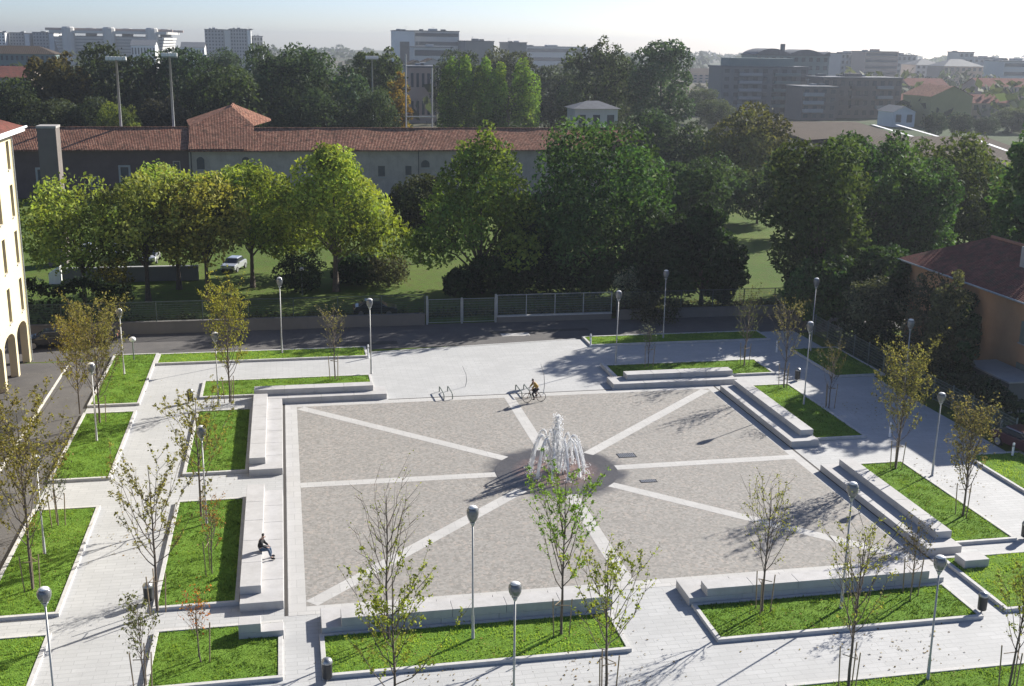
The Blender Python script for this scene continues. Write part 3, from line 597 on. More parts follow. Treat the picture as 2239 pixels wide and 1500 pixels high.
def rough():
    rng = np.random.default_rng(21); n = 15000; x = rng.uniform(-30, 33, n); y = 38.1 + np.abs(rng.normal(0, 2.2, n)); h = (.35 + .5 * (np.sin(x * .9) + np.sin(x * 2.3 + 1) + np.sin(y * 1.4 + x * .5) > .2)) * np.exp(-(y - 38) / 5)
    P = np.column_stack([x, y, h * rng.random(n) + .05]); P = P[(np.abs(P[:, 0]) > 3.4) | (P[:, 1] > 40)]; n = len(P); V = cards(P, np.tile([0, 0, 1.0], (n, 1)), .17, rng)
    o = bpy.data.objects.new('ground_cover', raw_mesh('ground_cover', V, np.arange(4 * n), 4, rng.uniform(0, .9, n), rng.uniform(0, 1, n))); COL.objects.link(o); o.color = (.085, .085, .035, 1); tag(o, 'rough brown green growth behind the road wall', 'ground cover', kind='stuff')
rough()
# ------------------------------------------------------------------ young trees on the square
def young(seed, H, Rr, leaves, leaf, tr=.045):
    rg = random.Random(seed); m = MB(); tips = []; dense = leaves > 1500; z0 = H * (.2 if dense else .27)
    tp = [(0, 0, 0)]; 
    for i in range(1, 9): z = H * .88 * i / 8; tp.append((tp[-1][0] + rg.uniform(-.04, .04), tp[-1][1] + rg.uniform(-.04, .04), z))
    m.tube(tp, [tr * (1.15 - i / 8.6) for i in range(9)], 6)
    nb = 26 if dense else 15
    for k in range(nb):
        u = k / nb; z = z0 + (H * .72 - z0) * u ** 1.1; an = k * 2.4 + rg.uniform(-.4, .4); ln = (H - z) * rg.uniform(.62, .95) * (.8 if u < .15 else 1)
        out = Rr * rg.uniform(.65, 1.05) * (1 - .55 * u); i = min(7, int(z / (H * .88) * 8)); base = Vector(tp[i]).lerp(Vector(tp[i + 1]), z / (H * .88) * 8 - i)
        pts = []
        for j in range(7):
            s = j / 6; pts.append(base + Vector((math.cos(an) * out * s ** .75 + rg.uniform(-.04, .04), math.sin(an) * out * s ** .75 + rg.uniform(-.04, .04), ln * s ** 1.15 * .95)))
        m.tube(pts, [tr * .42 * (1 - s / 6.8) for s in range(7)], 4); tips += [(pts[j], 1.0) for j in range(2, 7)]
        for q in range(6):
            j = rg.randint(1, 6); b = pts[j]; a2 = an + rg.choice((-1, 1)) * rg.uniform(.4, 1.2); l2 = ln * rg.uniform(.2, .4)
            e = b + Vector((math.cos(a2) * l2 * .6, math.sin(a2) * l2 * .6, l2 * rg.uniform(.5, .9))); mid = b.lerp(e, .5) + Vector((0, 0, -.03))
            m.tube([b, mid, e], [tr * .2, tr * .15, tr * .06], 3); tips += [(mid, .8), (mid.lerp(e, .5), 1), (e, 1.3)]
    rng = np.random.default_rng(seed); T = np.array([list(t[0]) for t in tips]); w = np.array([t[1] for t in tips]) * (rng.uniform(.35, 1, len(tips)) if dense else rng.uniform(.1, 1, len(tips)) ** 1.5); w /= w.sum()
    leaves = int(leaves * (.85 if dense else 3.4)); leaf *= .62 if dense else .5; P = T[rng.choice(len(T), leaves, p=w)] + rng.normal(0, .09 if dense else .055, (leaves, 3)) * rng.uniform(.4, 1.5, (leaves, 1)); V = cards(P, np.tile([0, 0, 1.0], (leaves, 1)), leaf, rng, .2)
    return m, raw_mesh('crown', V, np.arange(4 * leaves), 4, rng.uniform(0, 1, leaves), rng.uniform(0, 1, leaves))
stake_mesh = MB().tube([(0, 0, 0), (0, 0, 1.9)], .028, 6)
_stake = stake_mesh.build('stake', 'wood'); _stake_me = _stake.data; bpy.data.objects.remove(_stake)
GY = 'young staked trees of the square'
def ytree(bx, by, ty, hw, leaves, leaf, color, label, stakes=3, z=.1):
    p = g(bx, by, z); s = pj(p)[2]; H = height_to(p, ty); sd = int(bx * 3 + by); Rr = hw / s
    e = empty('young_tree', p, label, 'young tree', GY, rz=(sd % 63) / 10)
    m, me = young(sd, H, Rr, leaves, leaf, tr=max(.03, min(.062, H * .008))); m.build('trunk', 'youngbark', e, smooth=True)
    c = bpy.data.objects.new('crown', me); COL.objects.link(c); c.parent = e; c.color = (*color, 1)
    for k in range(stakes):
        o = bpy.data.objects.new('stake', _stake_me); COL.objects.link(o); o.parent = e; t = 2.1 * k + sd; o.location = (.38 * math.cos(t), .38 * math.sin(t), -.05); o.rotation_euler = (-.05 * math.sin(t), .05 * math.cos(t), 0)
    if stakes:
        b = MB(); P = [(.36 * math.cos(2.1 * k + sd), .36 * math.sin(2.1 * k + sd), 1.5) for k in range(stakes)]
        for k in range(stakes - 1): b.tube([P[k], P[k + 1]], .02, 5)
        b.build('crossbar', 'wood', e)
yl = (.22, .26, .05); yo = (.24, .255, .075); yb = (.19, .18, .08); yg = (.17, .29, .04)
ytree(850, 1398, 1040, 82, 110, .09, yl, 'nearly bare young tree with fanned twigs on the front left lawn')
ytree(1227, 1388, 1010, 72, 1300, .10, yg, 'leafiest young tree, standing before the fountain on the front lawn')
ytree(1324, 1522, 1172, 125, 620, .12, yl, 'wide young tree by the gap between the two front lawns')
ytree(862, 1610, 1215, 135, 760, .12, yl, 'young tree at the bottom edge below the nearly bare one')
ytree(1666, 1338, 1030, 62, 260, .10, yo, 'thin young tree at the left part of the front right lawn')
ytree(1855, 1505, 1120, 80, 340, .11, yo, 'tall thin young tree with grey guard on the front right path')
ytree(1990, 1305, 1140, 30, 170, .10, (.09, .08, .04), 'small dark young tree at the right end of the front bench')
ytree(2206, 1505, 1215, 50, 420, .12, yl, 'young tree at the bottom right corner')
ytree(344, 1335, 975, 108, 620, .13, (.20, .19, .06), 'leaning young tree beside the litter bin on the left path')
ytree(316, 1512, 1300, 34, 170, .12, (.10, .11, .04), 'short young tree at the bottom of the left path')
ytree(439, 1448, 1278, 34, 90, .11, (.34, .14, .03), 'sapling with orange leaves on the small front left lawn', 2)
ytree(464, 1255, 1080, 24, 120, .10, (.28, .15, .04), 'sapling with rusty leaves on the left lawn beside the seated person', 2)
ytree(440, 1130, 835, 98, 720, .13, (.22, .21, .06), 'large young tree over the left cross path, dropping leaf shadows', 2)
ytree(127, 1150, 990, 42, 210, .10, (.07, .09, .03), 'young tree with dark leaves on the left lawn by the side road', 3)
ytree(72, 1290, 850, 92, 6500, .11, (.19, .175, .055), 'dense olive brown young tree at the left edge')
ytree(218, 925, 655, 72, 6539, .11, (.18, .17, .06), 'olive brown young tree on the far left lawn beside the side road')
ytree(503, 880, 612, 46, 4795, .11, (.25, .25, .05), 'slim yellowish young tree behind the far left bench corner')
ytree(733, 830, 662, 32, 240, .10, yb, 'thin brown young tree left of the opening lamp', 3)
ytree(1417, 803, 705, 18, 60, .13, (.22, .25, .2), 'dark stemmed sapling with pale leaves behind the far right bench', 2)
ytree(1627, 800, 618, 38, 320, .11, (.10, .12, .045), 'green young tree on the far right lawn by the shaded path')
ytree(1714, 848, 648, 36, 420, .10, yb, 'brown twiggy young tree right of the far bench corner')
ytree(1812, 892, 745, 24, 200, .10, (.12, .11, .05), 'slender young tree in the shaded path behind the right bench', 3, 0)
ytree(1958, 1025, 745, 58, 5232, .11, (.185, .18, .06), 'dense golden olive young tree before the garden hedge')
ytree(2105, 1128, 868, 44, 3488, .11, (.165, .15, .065), 'brown leaved young tree over the sunlit right path')
ytree(175, 905, 690, 46, 3488, .11, (.22, .19, .05), 'olive young tree close to the cream building corner', 0)

# ------------------------------------------------------------------ old tiled building
def old_building():
    Y = 128.0; e = empty('old_building', (-8, Y, 0), 'long old building with weathered clay tile roof and pyramid raised part', 'building')
    o = (8, -Y)
    def B(name, mat, *a): return MB().box(a[0] + 8, a[1] + 8, a[2] - Y, a[3] - Y, a[4], a[5]).build(name, mat, e)
    xl, xm, xr = -75.0, at(412, 328, Y).x, 46.0
    B('brick_wing_wall', 'oldbrick', xl, xm, Y + .4, Y + 9.6, 0, 7.4); B('plaster_wall', 'oldplaster', xm, xr, Y, Y + 9.6, 0, 7.4)
    rf = MB()
    def gable(x0, x1, y0, y1, z0, zr):
        ym = (y0 + y1) / 2; n = max(1, int((x1 - x0) / 2.5)); rg = random.Random(int(x0))
        xs = [x0 + (x1 - x0) * i / n for i in range(n + 1)]; dz = [rg.uniform(-.08, .08) for _ in xs]
        for i in range(n):
            a, b = xs[i] + 8, xs[i + 1] + 8
            rf.poly([(a, y0 - Y, z0 + dz[i] * .5), (b, y0 - Y, z0 + dz[i + 1] * .5), (b, ym - Y, zr + dz[i + 1]), (a, ym - Y, zr + dz[i])]); rf.poly([(a, ym - Y, zr + dz[i]), (b, ym - Y, zr + dz[i + 1]), (b, y1 - Y, z0), (a, y1 - Y, z0)])
        for x in (x0 + 8, x1 + 8): rf.poly([(x, y0 - Y, z0), (x, ym - Y, zr), (x, y1 - Y, z0)])
        rf.box(x0 + 8, x1 + 8, y0 - Y, y0 - Y + .12, z0 - .22, z0 - .02)
    gable(xl, xm, Y - .6, Y + 10.6, 7.65, 10.75); gable(xm, xr, Y - .8, Y + 10.4, 7.5, 10.65); roof = rf.build('roof', 'oldtile', e)
    k = MB(); k.box(xl + 8, xm + 8, 4.85, 5.15, 10.68, 10.86); k.box(xm + 8, xr + 8, 4.65, 4.95, 10.58, 10.76); k.build('ridge_cap', 'oldtile', roof)
    # raised hipped roof
    sl = .5625; d = 7.0
    for _ in range(30): q = at(506, 233, Y + d); d += .5 * ((q.z - 7.75) / sl - .9 - d)
    q = at(506, 233, Y + d); xa, za = q.x + 8, 7.75 + sl * (d + .9); x0, x1 = at(412, 325, Y).x + 8, at(551, 325, Y).x + 8; d1, z1 = 4.9, 7.75 + sl * 5.8; yb = d + 9; h = MB()
    xl2, xr2 = at(414, 288, Y + d1).x + 8, at(556, 276, Y + d1).x + 8; xe = at(592, 266, Y + 13).x + 8
    h.poly([(x0, -.9, 7.75), (x1, -.9, 7.75), (xr2, d1, z1), (xa, d, za), (xl2, d1, z1)]); h.poly([(xr2, d1, z1), (xe, 13, z1 + .25), (xe, yb, z1 + .25), (xa, yb, za), (xa, d, za)]); h.poly([(xl2, d1, z1), (xa, d, za), (xa, yb, za), (xl2 - 1.5, yb, z1)])
    h.box(xa - .15, xa + .15, d + .05, yb, za, za + .14)
    h.build('pyramid_roof', 'oldtile', e)
    MB().box(x0 + .5, x1 - .2, .3, yb - .3, 7.4, 7.74).build('tower_wall', 'oldplaster', e)
    # windows: px centre, width m, top px, bottom z, arched, surround
    for (cx, wd, ty, ht, arch, sur, side) in ((90, 1.1, 372, 2.2, 1, 1, .4), (272, 1.2, 367, 2.4, 1, 1, .4), (207, .9, 388, 1.6, 0, 0, .4), (386, .9, 355, 1.5, 0, 0, .4), (438, 1.2, 343, 2.0, 1, 0, 0), (537, 1.2, 343, 2.0, 1, 0, 0), (663, .5, 345, 2.0, 0, 0, 0), (834, 1.1, 363, 1.7, 0, 0, 0), (893, 1.0, 363, 1.5, 0, 0, 0), (1010, 1.0, 362, 1.7, 0, 0, 0), (930, 1.4, 350, 1.2, 1, 0, 0)):
        q = at(cx, ty, Y + side); x = q.x + 8; z1 = q.z; z0 = z1 - ht; y = side - .03
        pts = [(-wd / 2, z0), (wd / 2, z0), (wd / 2, z1 - (wd / 2 if arch else 0))]
        if arch: pts += [(wd / 2 * math.cos(t), z1 - wd / 2 + wd / 2 * math.sin(t)) for t in np.linspace(.3, math.pi - .3, 7)]
        pts += [(-wd / 2, z1 - (wd / 2 if arch else 0))]
        w = MB(); w.v = [(x + a, y, b) for a, b in pts] + [(x + a, y + .02, b) for a, b in pts]; nn = len(pts); w.f = [tuple(range(nn))] + [(i, i + nn, (i + 1) % nn + nn, (i + 1) % nn) for i in range(nn)]
        wo = w.build('window', 'fardark', e)
        fr = MB(); t = .32 if sur else .12
        fr.box(x - wd / 2 - t, x - wd / 2, y - .05, y + .028, z0 - .1, z1 + .1).box(x + wd / 2, x + wd / 2 + t, y - .05, y + .028, z0 - .1, z1 + .1).box(x - wd / 2 - t, x + wd / 2 + t, y - .052, y + .028, z1 + .1, z1 + .1 + t)
        fr.build('surround', 'greyplaster' if sur else 'oldplaster', wo)
        MB().box(x - wd / 2 - .15, x + wd / 2 + .15, y - .12, y + .028, z0 - .22, z0 - .1).build('sill', 'greyplaster', wo)
    x = at(915, 350, Y).x + 8; MB().tube([(x, -.12, 0), (x, -.12, 7.2)], .06, 6).build('downpipe', 'dark', e)
    x = at(418, 350, Y).x + 8; MB().tube([(x, -.12, 0), (x, -.12, 7.2)], .09, 6).build('downpipe', 'dark', e)
plain('fardark', (.05, .055, .065), .4)
old_building()

# ------------------------------------------------------------------ cream building on the left
def cream_building():
    X, y1 = -35.7, 30.1; e = empty('apartment_building', (X, y1, 0), 'cream apartment building at the left edge with tall shutters and ground floor arcade', 'building')
    n = 12; pit = 4.1
    w = MB()   # facade with arcade piers below
    w.box(-11, -.42, -n * pit, 0, 3.7, 17.9)
    # openings are built by leaving the skin out around them
    ROWS = [(15.2, 17.3), (11.65, 14.05), (8.05, 10.55), (4.35, 6.9)]; cols = [-1.25 - pit * k for k in range(n)]; ww = .95
    prev = 0.0
    for c in cols + [None]:
        a = (c + ww / 2) if c is not None else -n * pit
        w.box(-.42, 0, a, prev, 3.7, 17.9)
        if c is not None:
            zs = 3.7
            for z0, z1 in reversed(ROWS): w.box(-.42, 0, c - ww / 2, c + ww / 2, zs, z0); zs = z1
            w.box(-.42, 0, c - ww / 2, c + ww / 2, zs, 17.9); prev = c - ww / 2
    w.build('wall', 'cream', e)
    MB().box(-11, -3.6, -n * pit, -.2, -.02, 3.7).build('arcade_back_wall', 'terracotta', e)
    for k in range(n + 1):
        y = -k * pit; MB().box(-.55, 0, y - .55 if k else -.55, y if k == 0 else y + .02, -.02, 3.7).build('pillar', 'cream', e)
    for k in range(n):
        ar = MB(); ya, yb = -k * pit - .55, -(k + 1) * pit + .02; ym = (ya + yb) / 2; hw = (ya - yb) / 2
        prev = None
        for i in range(9):
            t = math.pi * i / 8; p = (ym + hw * math.cos(t), 2.9 + .78 * math.sin(t))
            if prev: ar.poly([(0.004, prev[0], prev[1]), (0.004, p[0], p[1]), (0.004, p[0], 3.72), (0.004, prev[0], 3.72)]); ar.poly([(0.004, prev[0], prev[1]), (-.5, prev[0], prev[1]), (-.5, p[0], p[1]), (0.004, p[0], p[1])])
            prev = p
        ar.build('arcade_arch', 'cream', e)
    sh = {}
    for ci, c in enumerate(cols[:7]):
        for z0, z1 in ROWS:
            m = MB(); m.box(-.3, -.24, c - ww / 2 + .002, c + ww / 2 - .002, z0 + .002, z1 - .002); 
            for q in range(int((z1 - z0) / .14)): m.box(-.24, -.21, c - ww / 2 + .05, c + ww / 2 - .05, z0 + .05 + q * .14, z0 + .13 + q * .14)
            so = m.build('shutter', 'shutter', e); MB().box(-.35, .09, c - ww / 2 - .06, c + ww / 2 + .06, z0 - .09, z0 - .002).build('sill', 'stonewhite', so)
    MB().box(-11.5, .9, -n * pit - .5, .9, 17.9, 18.2).build('eaves', 'white', e)
    r = MB(); zr = 20.8; z0 = 18.2; a, b = -11.6, 1.0; y0_, y1_ = -n * pit - .6, 1.0
    r.poly([(b, y0_, z0), (b, y1_, z0), (-5.3, y1_ - 6, zr), (-5.3, y0_ + 6, zr)]); r.poly([(b, y1_, z0), (a, y1_, z0), (-5.3, y1_ - 6, zr)]); r.poly([(a, y1_, z0), (a, y0_, z0), (-5.3, y0_ + 6, zr), (-5.3, y1_ - 6, zr)]); r.poly([(a, y0_, z0), (b, y0_, z0), (-5.3, y0_ + 6, zr)])
    r.build('roof', 'redtile', e)
    MB().tube([(1.0, y0_, 18.22), (1.0, y1_, 18.22)], .09, 8).build('gutter', 'white', e)
    MB().tube([(.1, -.12, 0), (.1, -.12, 18)], .05, 8).build('downpipe', 'fencepost', e)
cream_building()

# ------------------------------------------------------------------ orange house on the right
def orange_house():
    x0, x1, ya, yb = 37.0, 46.0, 6.0, 25.0; e = empty('orange_house', (x0, ya, 0), 'orange walled house with red hipped tile roof at the right edge', 'house'); W, D = x1 - x0, yb - ya
    MB().box(0, W, 0, D, 0, 7.45).build('wall', 'orange', e)
    r = MB(); o = .9; z0, zr = 7.5, 10.1; xm = W / 2
    r.poly([(-o, -o, z0), (-o, D + o, z0), (xm, D - 4.2, zr), (xm, 4.2, zr)]); r.poly([(-o, D + o, z0), (W + o, D + o, z0), (xm, D - 4.2, zr)]); r.poly([(W + o, D + o, z0), (W + o, -o, z0), (xm, 4.2, zr), (xm, D - 4.2, zr)]); r.poly([(W + o, -o, z0), (-o, -o, z0), (xm, 4.2, zr)])
    rf = r.build('roof', 'redtile', e)
    MB().tube([(xm, 4.2, zr + .02), (xm, D - 4.2, zr + .02)], .14, 6).build('ridge_cap', 'terracotta', rf)
    c = MB().box(xm - 2.2, xm - 1.6, 7, 7.7, 8.4, 10.6).build('chimney', 'greyplaster', rf)
    MB().box(-o + .02, W + o - .02, -o + .02, D + o - .02, 7.45, 7.49).build('eaves', 'greyplaster', e)
    MB().tube([(-o, -o, 7.47), (-o, D + o, 7.47)], .08, 8).build('gutter', 'fencepost', e)
    MB().box(-.28, -.002, -.01, D + .01, 0, .9).build('plinth', 'greyplaster', e)
    for y in (2.2, 14):
        for z in (1.2, 4.3):
            w = MB().box(-.03, 0.02, y, y + 1.1, z, z + 1.6).build('window', 'glass', e); MB().box(-.07, -.032, y - .02, y + 1.12, z + .002, z + 1.598).build('shutter', 'greenbronze', w); MB().box(-.14, .0, y - .1, y + 1.2, z - .1, z - .005).build('sill', 'greyplaster', w)
orange_house()
# garden wall with shed in front of the house
e = empty('garden_shed', (34.2, 6, 0), 'low grey garden shed against the foot of the orange house', 'shed')
MB().box(0, 2.4, 0, 5.2, 0, 2.3).build('wall', 'concrete', e); MB().box(-.25, 2.55, -.25, 5.4, 2.302, 2.42).build('roof', 'greyplaster', e); MB().box(-.04, .03, 1.0, 2.0, .02, 1.95).build('door', 'dark', e); MB().box(-.04, .03, 3.2, 4.3, .9, 1.7).build('window', 'glass', e)

# ------------------------------------------------------------------ chimney pillar, ramp wall
p = g(148, 582); e = empty('chimney_tower', (p.x - 1.0, p.y + 1.2, 0), 'tall square grey chimney rising behind the left park trees', 'chimney')
MB().box(-1.0, .95, -1.2, 1.2, 0, 15.2).build('shaft', 'chimneycon', e); MB().box(-1.06, 1.01, -1.26, 1.26, 15.2, 15.45).build('cap', 'greyplaster', e)
e = empty('ramp_wall', (-39.8, 60.4, 0), 'low pale wall of a ramp with a gabled end coloured white as if sunlit, under the left park trees', 'wall')
MB().box(1.3, 15, 0, .3, 0, 1.5).build('wall', 'concrete', e); MB().box(1.2, 15, -.06, .36, 1.502, 1.6).build('coping', 'stonewhite', e)
w = MB(); pts = [(0, 0), (1.15, 0), (1.15, 1.85), (.0, 1.1)]; w.v = [(a, -.3, b) for a, b in pts] + [(a, .6, b) for a, b in pts]; w.f = [(0, 1, 2, 3), (7, 6, 5, 4), (0, 4, 5, 1), (1, 5, 6, 2), (2, 6, 7, 3), (3, 7, 4, 0)]; w.build('end_pier', 'white', e)  # lit end of the wall, its sunlight put into the white colour

# ------------------------------------------------------------------ boundary walls and fences
def wall_fence(name, label, x0, x1, y, hwall, hf, step=2.55, pm='fencepost'):
    e = empty(name, (x0, y, 0), label, 'fence', 'wire fences along the road'); L_ = x1 - x0
    MB().box(0, L_, 0, .3, -.05, hwall).build('wall', 'concrete', e); MB().box(-.03, L_ + .03, -.05, .35, hwall + .002, hwall + .09).build('coping', 'concrete' if pm == 'wiredark' else 'kerb', e)
    zb = hwall + .09; n = max(1, round(L_ / step))
    for i in range(n + 1): MB().box(L_ * i / n - .04, L_ * i / n + .04, .11, .19, zb, zb + hf).build('post', pm, e)
    w = MB()
    k = int(L_ / .11)
    for i in range(k): x = .05 + i * .11; w.box(x - .007, x + .007, .143, .157, zb + .05, zb + hf - .05)
    for j in range(9): z = zb + .08 + (hf - .16) * j / 8; w.box(0, L_, .142, .158, z - .009, z + .009)
    w.build('mesh_panel', 'wiredark' if pm == 'wiredark' else 'wirefence', e); MB().tube([(0, .15, zb + hf), (L_, .15, zb + hf)], .03, 6).build('top_rail', pm, e)
wall_fence('boundary_fence', 'wire fence on a low wall left of the gate, behind the road', -62, -3.4, 37.6, .95, 1.75, 4.0, 'wiredark')
wall_fence('boundary_fence', 'wire fence on a pale low wall right of the gate', 3.3, 14.2, 37.6, .5, 1.95)
wall_fence('boundary_fence', 'dark wire fence behind the shaded road toward the right trees', 14.6, 33.5, 37.2, .8, 1.7, 3.2, 'wiredark')
e = empty('entrance_gate', (0, 37.7, 0), 'wide wire gate between two grey posts in the road fence', 'gate')
for x in (-3.2, 0, 3.15): MB().box(x - .09, x + .09, -.09, .09, 0, 2.65 if x else 2.4).build('post', 'fencepost', e)
for xa, xb in ((-3.08, -.12), (.12, 3.03)):
    f = MB(); f.tube([(xa, 0, .15), (xb, 0, .15), (xb, 0, 2.3), (xa, 0, 2.3), (xa, 0, .15)], .03, 6); lo = f.build('leaf', 'fencepost', e)
    f = MB()
    for i in range(26): x = xa + (xb - xa) * (i + .5) / 26; f.box(x - .007, x + .007, -.007, .007, .15, 2.3)
    for j in range(1, 9): f.box(xa, xb, -.008, .008, .15 + .24 * j, .162 + .24 * j)
    f.build('mesh_panel', 'wirefence', lo)
# garden side fence along the right lawn
e = empty('garden_fence', (30.8, 0, 0), 'green wire fence along the hedge at the right edge of the square', 'fence', 'wire fences along the road')
w = MB()
for i in range(260): w.box(-.007, .007, i * .115 - .007, i * .115 + .007, .05, 1.75)
for j in range(8): w.box(-.009, .009, 0, 29.8, .08 + .23 * j, .1 + .23 * j)
w.build('mesh_panel', 'wirefence', e)
for i in range(13): MB().box(-.04, .04, i * 2.45 - .04, i * 2.45 + .04, 0, 1.85).build('post', 'wirefence', e)

# ------------------------------------------------------------------ floodlights and goal posts
GF = 'floodlight masts of the sports ground'
def flood(px, Y, ty, label, hw, r=.22):
    q = at(px, 300, Y); p = Vector((q.x, Y, 0)); H = height_to(p, ty); e = empty('floodlight_mast', p, label, 'floodlight', GF); w = hw / pj((p.x, Y, H))[2]
    MB().tube([(0, 0, 0), (0, 0, H * .5), (0, 0, H - .3)], [r * 1.3, r, r * .75], 8).build('pole', 'fencepost', e, smooth=True); MB().box(-w, w, -.12, .12, H - .42, H - .25).build('crossarm', 'fencepost', e)
    for k in range(6): x = -w + 2 * w * (k + .5) / 6; l = MB(); l.box(x - w * .14, x + w * .14, -.6, .15, H - .22, H + .32); l.build('floodlamp', 'white', e)
flood(266, 138, 128, 'floodlight mast nearest the left, before the dark trees', 22)
flood(381, 138, 120, 'tall floodlight mast left of the pyramid roof', 17)
flood(449, 215, 122, 'small far floodlight mast above the pyramid roof', 13, .18)
flood(816, 165, 126, 'slim floodlight mast left of the goal posts', 14, .16)
e = empty('rugby_goal', (at(917, 260, 150).x, 150, 0), 'tall white rugby goal posts beside the poplar row', 'goal posts')
for px in (888, 945):
    x = at(px, 260, 150).x - e.location.x; H = height_to((at(px, 260, 150).x, 150, 0), 118 if px < 900 else 148); MB().tube([(x, 0, 0), (x, 0, H)], .14, 8).build('upright', 'fencepost', e)
xa, xb = at(888, 256, 150).x - e.location.x, at(952, 256, 150).x - e.location.x; z = at(917, 255, 150).z; MB().tube([(xa, 0, z), (xb, 0, z)], .12, 8).build('crossbar', 'fencepost', e)

# ------------------------------------------------------------------ small street furniture
def bin_proto():
    e = empty('litter_bin', (0, 0, 0), 'x', 'litter bin', 'litter bins of the square')
    MB().lathe([(.17, .12), (.2, .15), (.21, .75), (.22, .78)], 14).build('body', 'dark', e, smooth=True); MB().lathe([(.23, .80), (.23, .86), (.17, .97), (.06, 1.02)], 14).build('lid', 'metalgrey', e, smooth=True)
    MB().tube([(0, 0, 0), (0, 0, .8)], .04, 8).build('post', 'polegrey', e); return e
bp = bin_proto()
for i, (b, lab) in enumerate((((325, 1318), 'litter bin on the left path at the foot of the leaning young tree'), ((417, 880), 'litter bin at the far left lawn corner behind the bench'), ((1743, 832), 'litter bin on the sunlit path behind the far right bench corner'), ((2146, 1338), 'litter bin between the two front right lawns'), ((716, 1488), 'litter bin at the left corner of the front left lawn'), ((2240, 1178), 'litter bin at the right edge beside the sunlit path'))):
    o = bp if i == 0 else copy_tree(bp); o.location = g(*b); o['label'] = lab; o.rotation_euler.z = i
def post_proto():
    e = empty('bollard', (0, 0, 0), 'x', 'bollard', 'pale bollards around the paths')
    MB().lathe([(.09, 0), (.09, .05), (.075, .06), (.075, .92), (.06, .97), (.02, .99)], 12).build('post', 'white', e, smooth=True); MB().lathe([(.078, .72), (.08, .73), (.08, .82), (.078, .83)], 12).build('band', 'metalgrey', e, smooth=True); return e
pp = post_proto()
for i, (b, lab) in enumerate((((805, 783), 'bollard beside the lamp at the left of the paved opening'), ((1291, 758), 'bollard at the shaded right corner of the paved opening'), ((1698, 770), 'bollard at the far right path corner'), ((1945, 955), 'bollard at the edge of the shaded right path'), ((2188, 942), 'bollard before the garden shed'), ((2213, 1000), 'bollard on the right lawn edge before the dark car'))):
    o = pp if i == 0 else copy_tree(pp); o.location = g(*b); o.scale.z = 1.15 if i < 2 else 1; o['label'] = lab
def rack(px, py, label):
    p = g(px, py); e = empty('bicycle_rack', p, label, 'bicycle rack', 'pairs of steel hoops at the paved opening', rz=R(92))
    for k in (0, 1):
        y = .62 * k; MB().tube([(-1.0, y, 0), (-1.0, y, .3), (-.95, y, .38), (-.85, y, .42), (.85, y, .42), (.95, y, .38), (1.0, y, .3), (1.0, y, 0)], .04, 7).build('hoop', 'greenbronze', e)
rack(984, 864, 'pair of dark hoops left of the cyclist at the square edge'); rack(1152, 860, 'pair of dark hoops right behind the cyclist\'s front wheel')
def rod(px, py, ty, label, bend):
    p = g(px, py); h = height_to(p, ty); e = MB().tube([(0, 0, 0), (bend * .15, 0, h * .3), (bend * .05, 0, h * .6), (-bend * .5, 0, h)], [.03, .028, .022, .012], 6).build('flag_rod', 'metalgrey', smooth=True); e.location = p; tag(e, label, 'rod', 'thin bent rods at the paved opening')
rod(1018, 845, 800, 'thin bent metal rod behind the left pair of hoops', .5); rod(1188, 862, 795, 'thin bent metal rod just behind the cyclist', .5)
q = g(1540, 1280, .405); o = MB().box(-.13, .13, -.09, .09, 0, .03).box(-.1, .08, -.06, .12, .031, .05).build('paper_bag', 'white'); o.location = (q.x, q.y, .402); o.rotation_euler.z = .4; tag(o, 'small white crumpled paper left on the front right bench', 'paper')

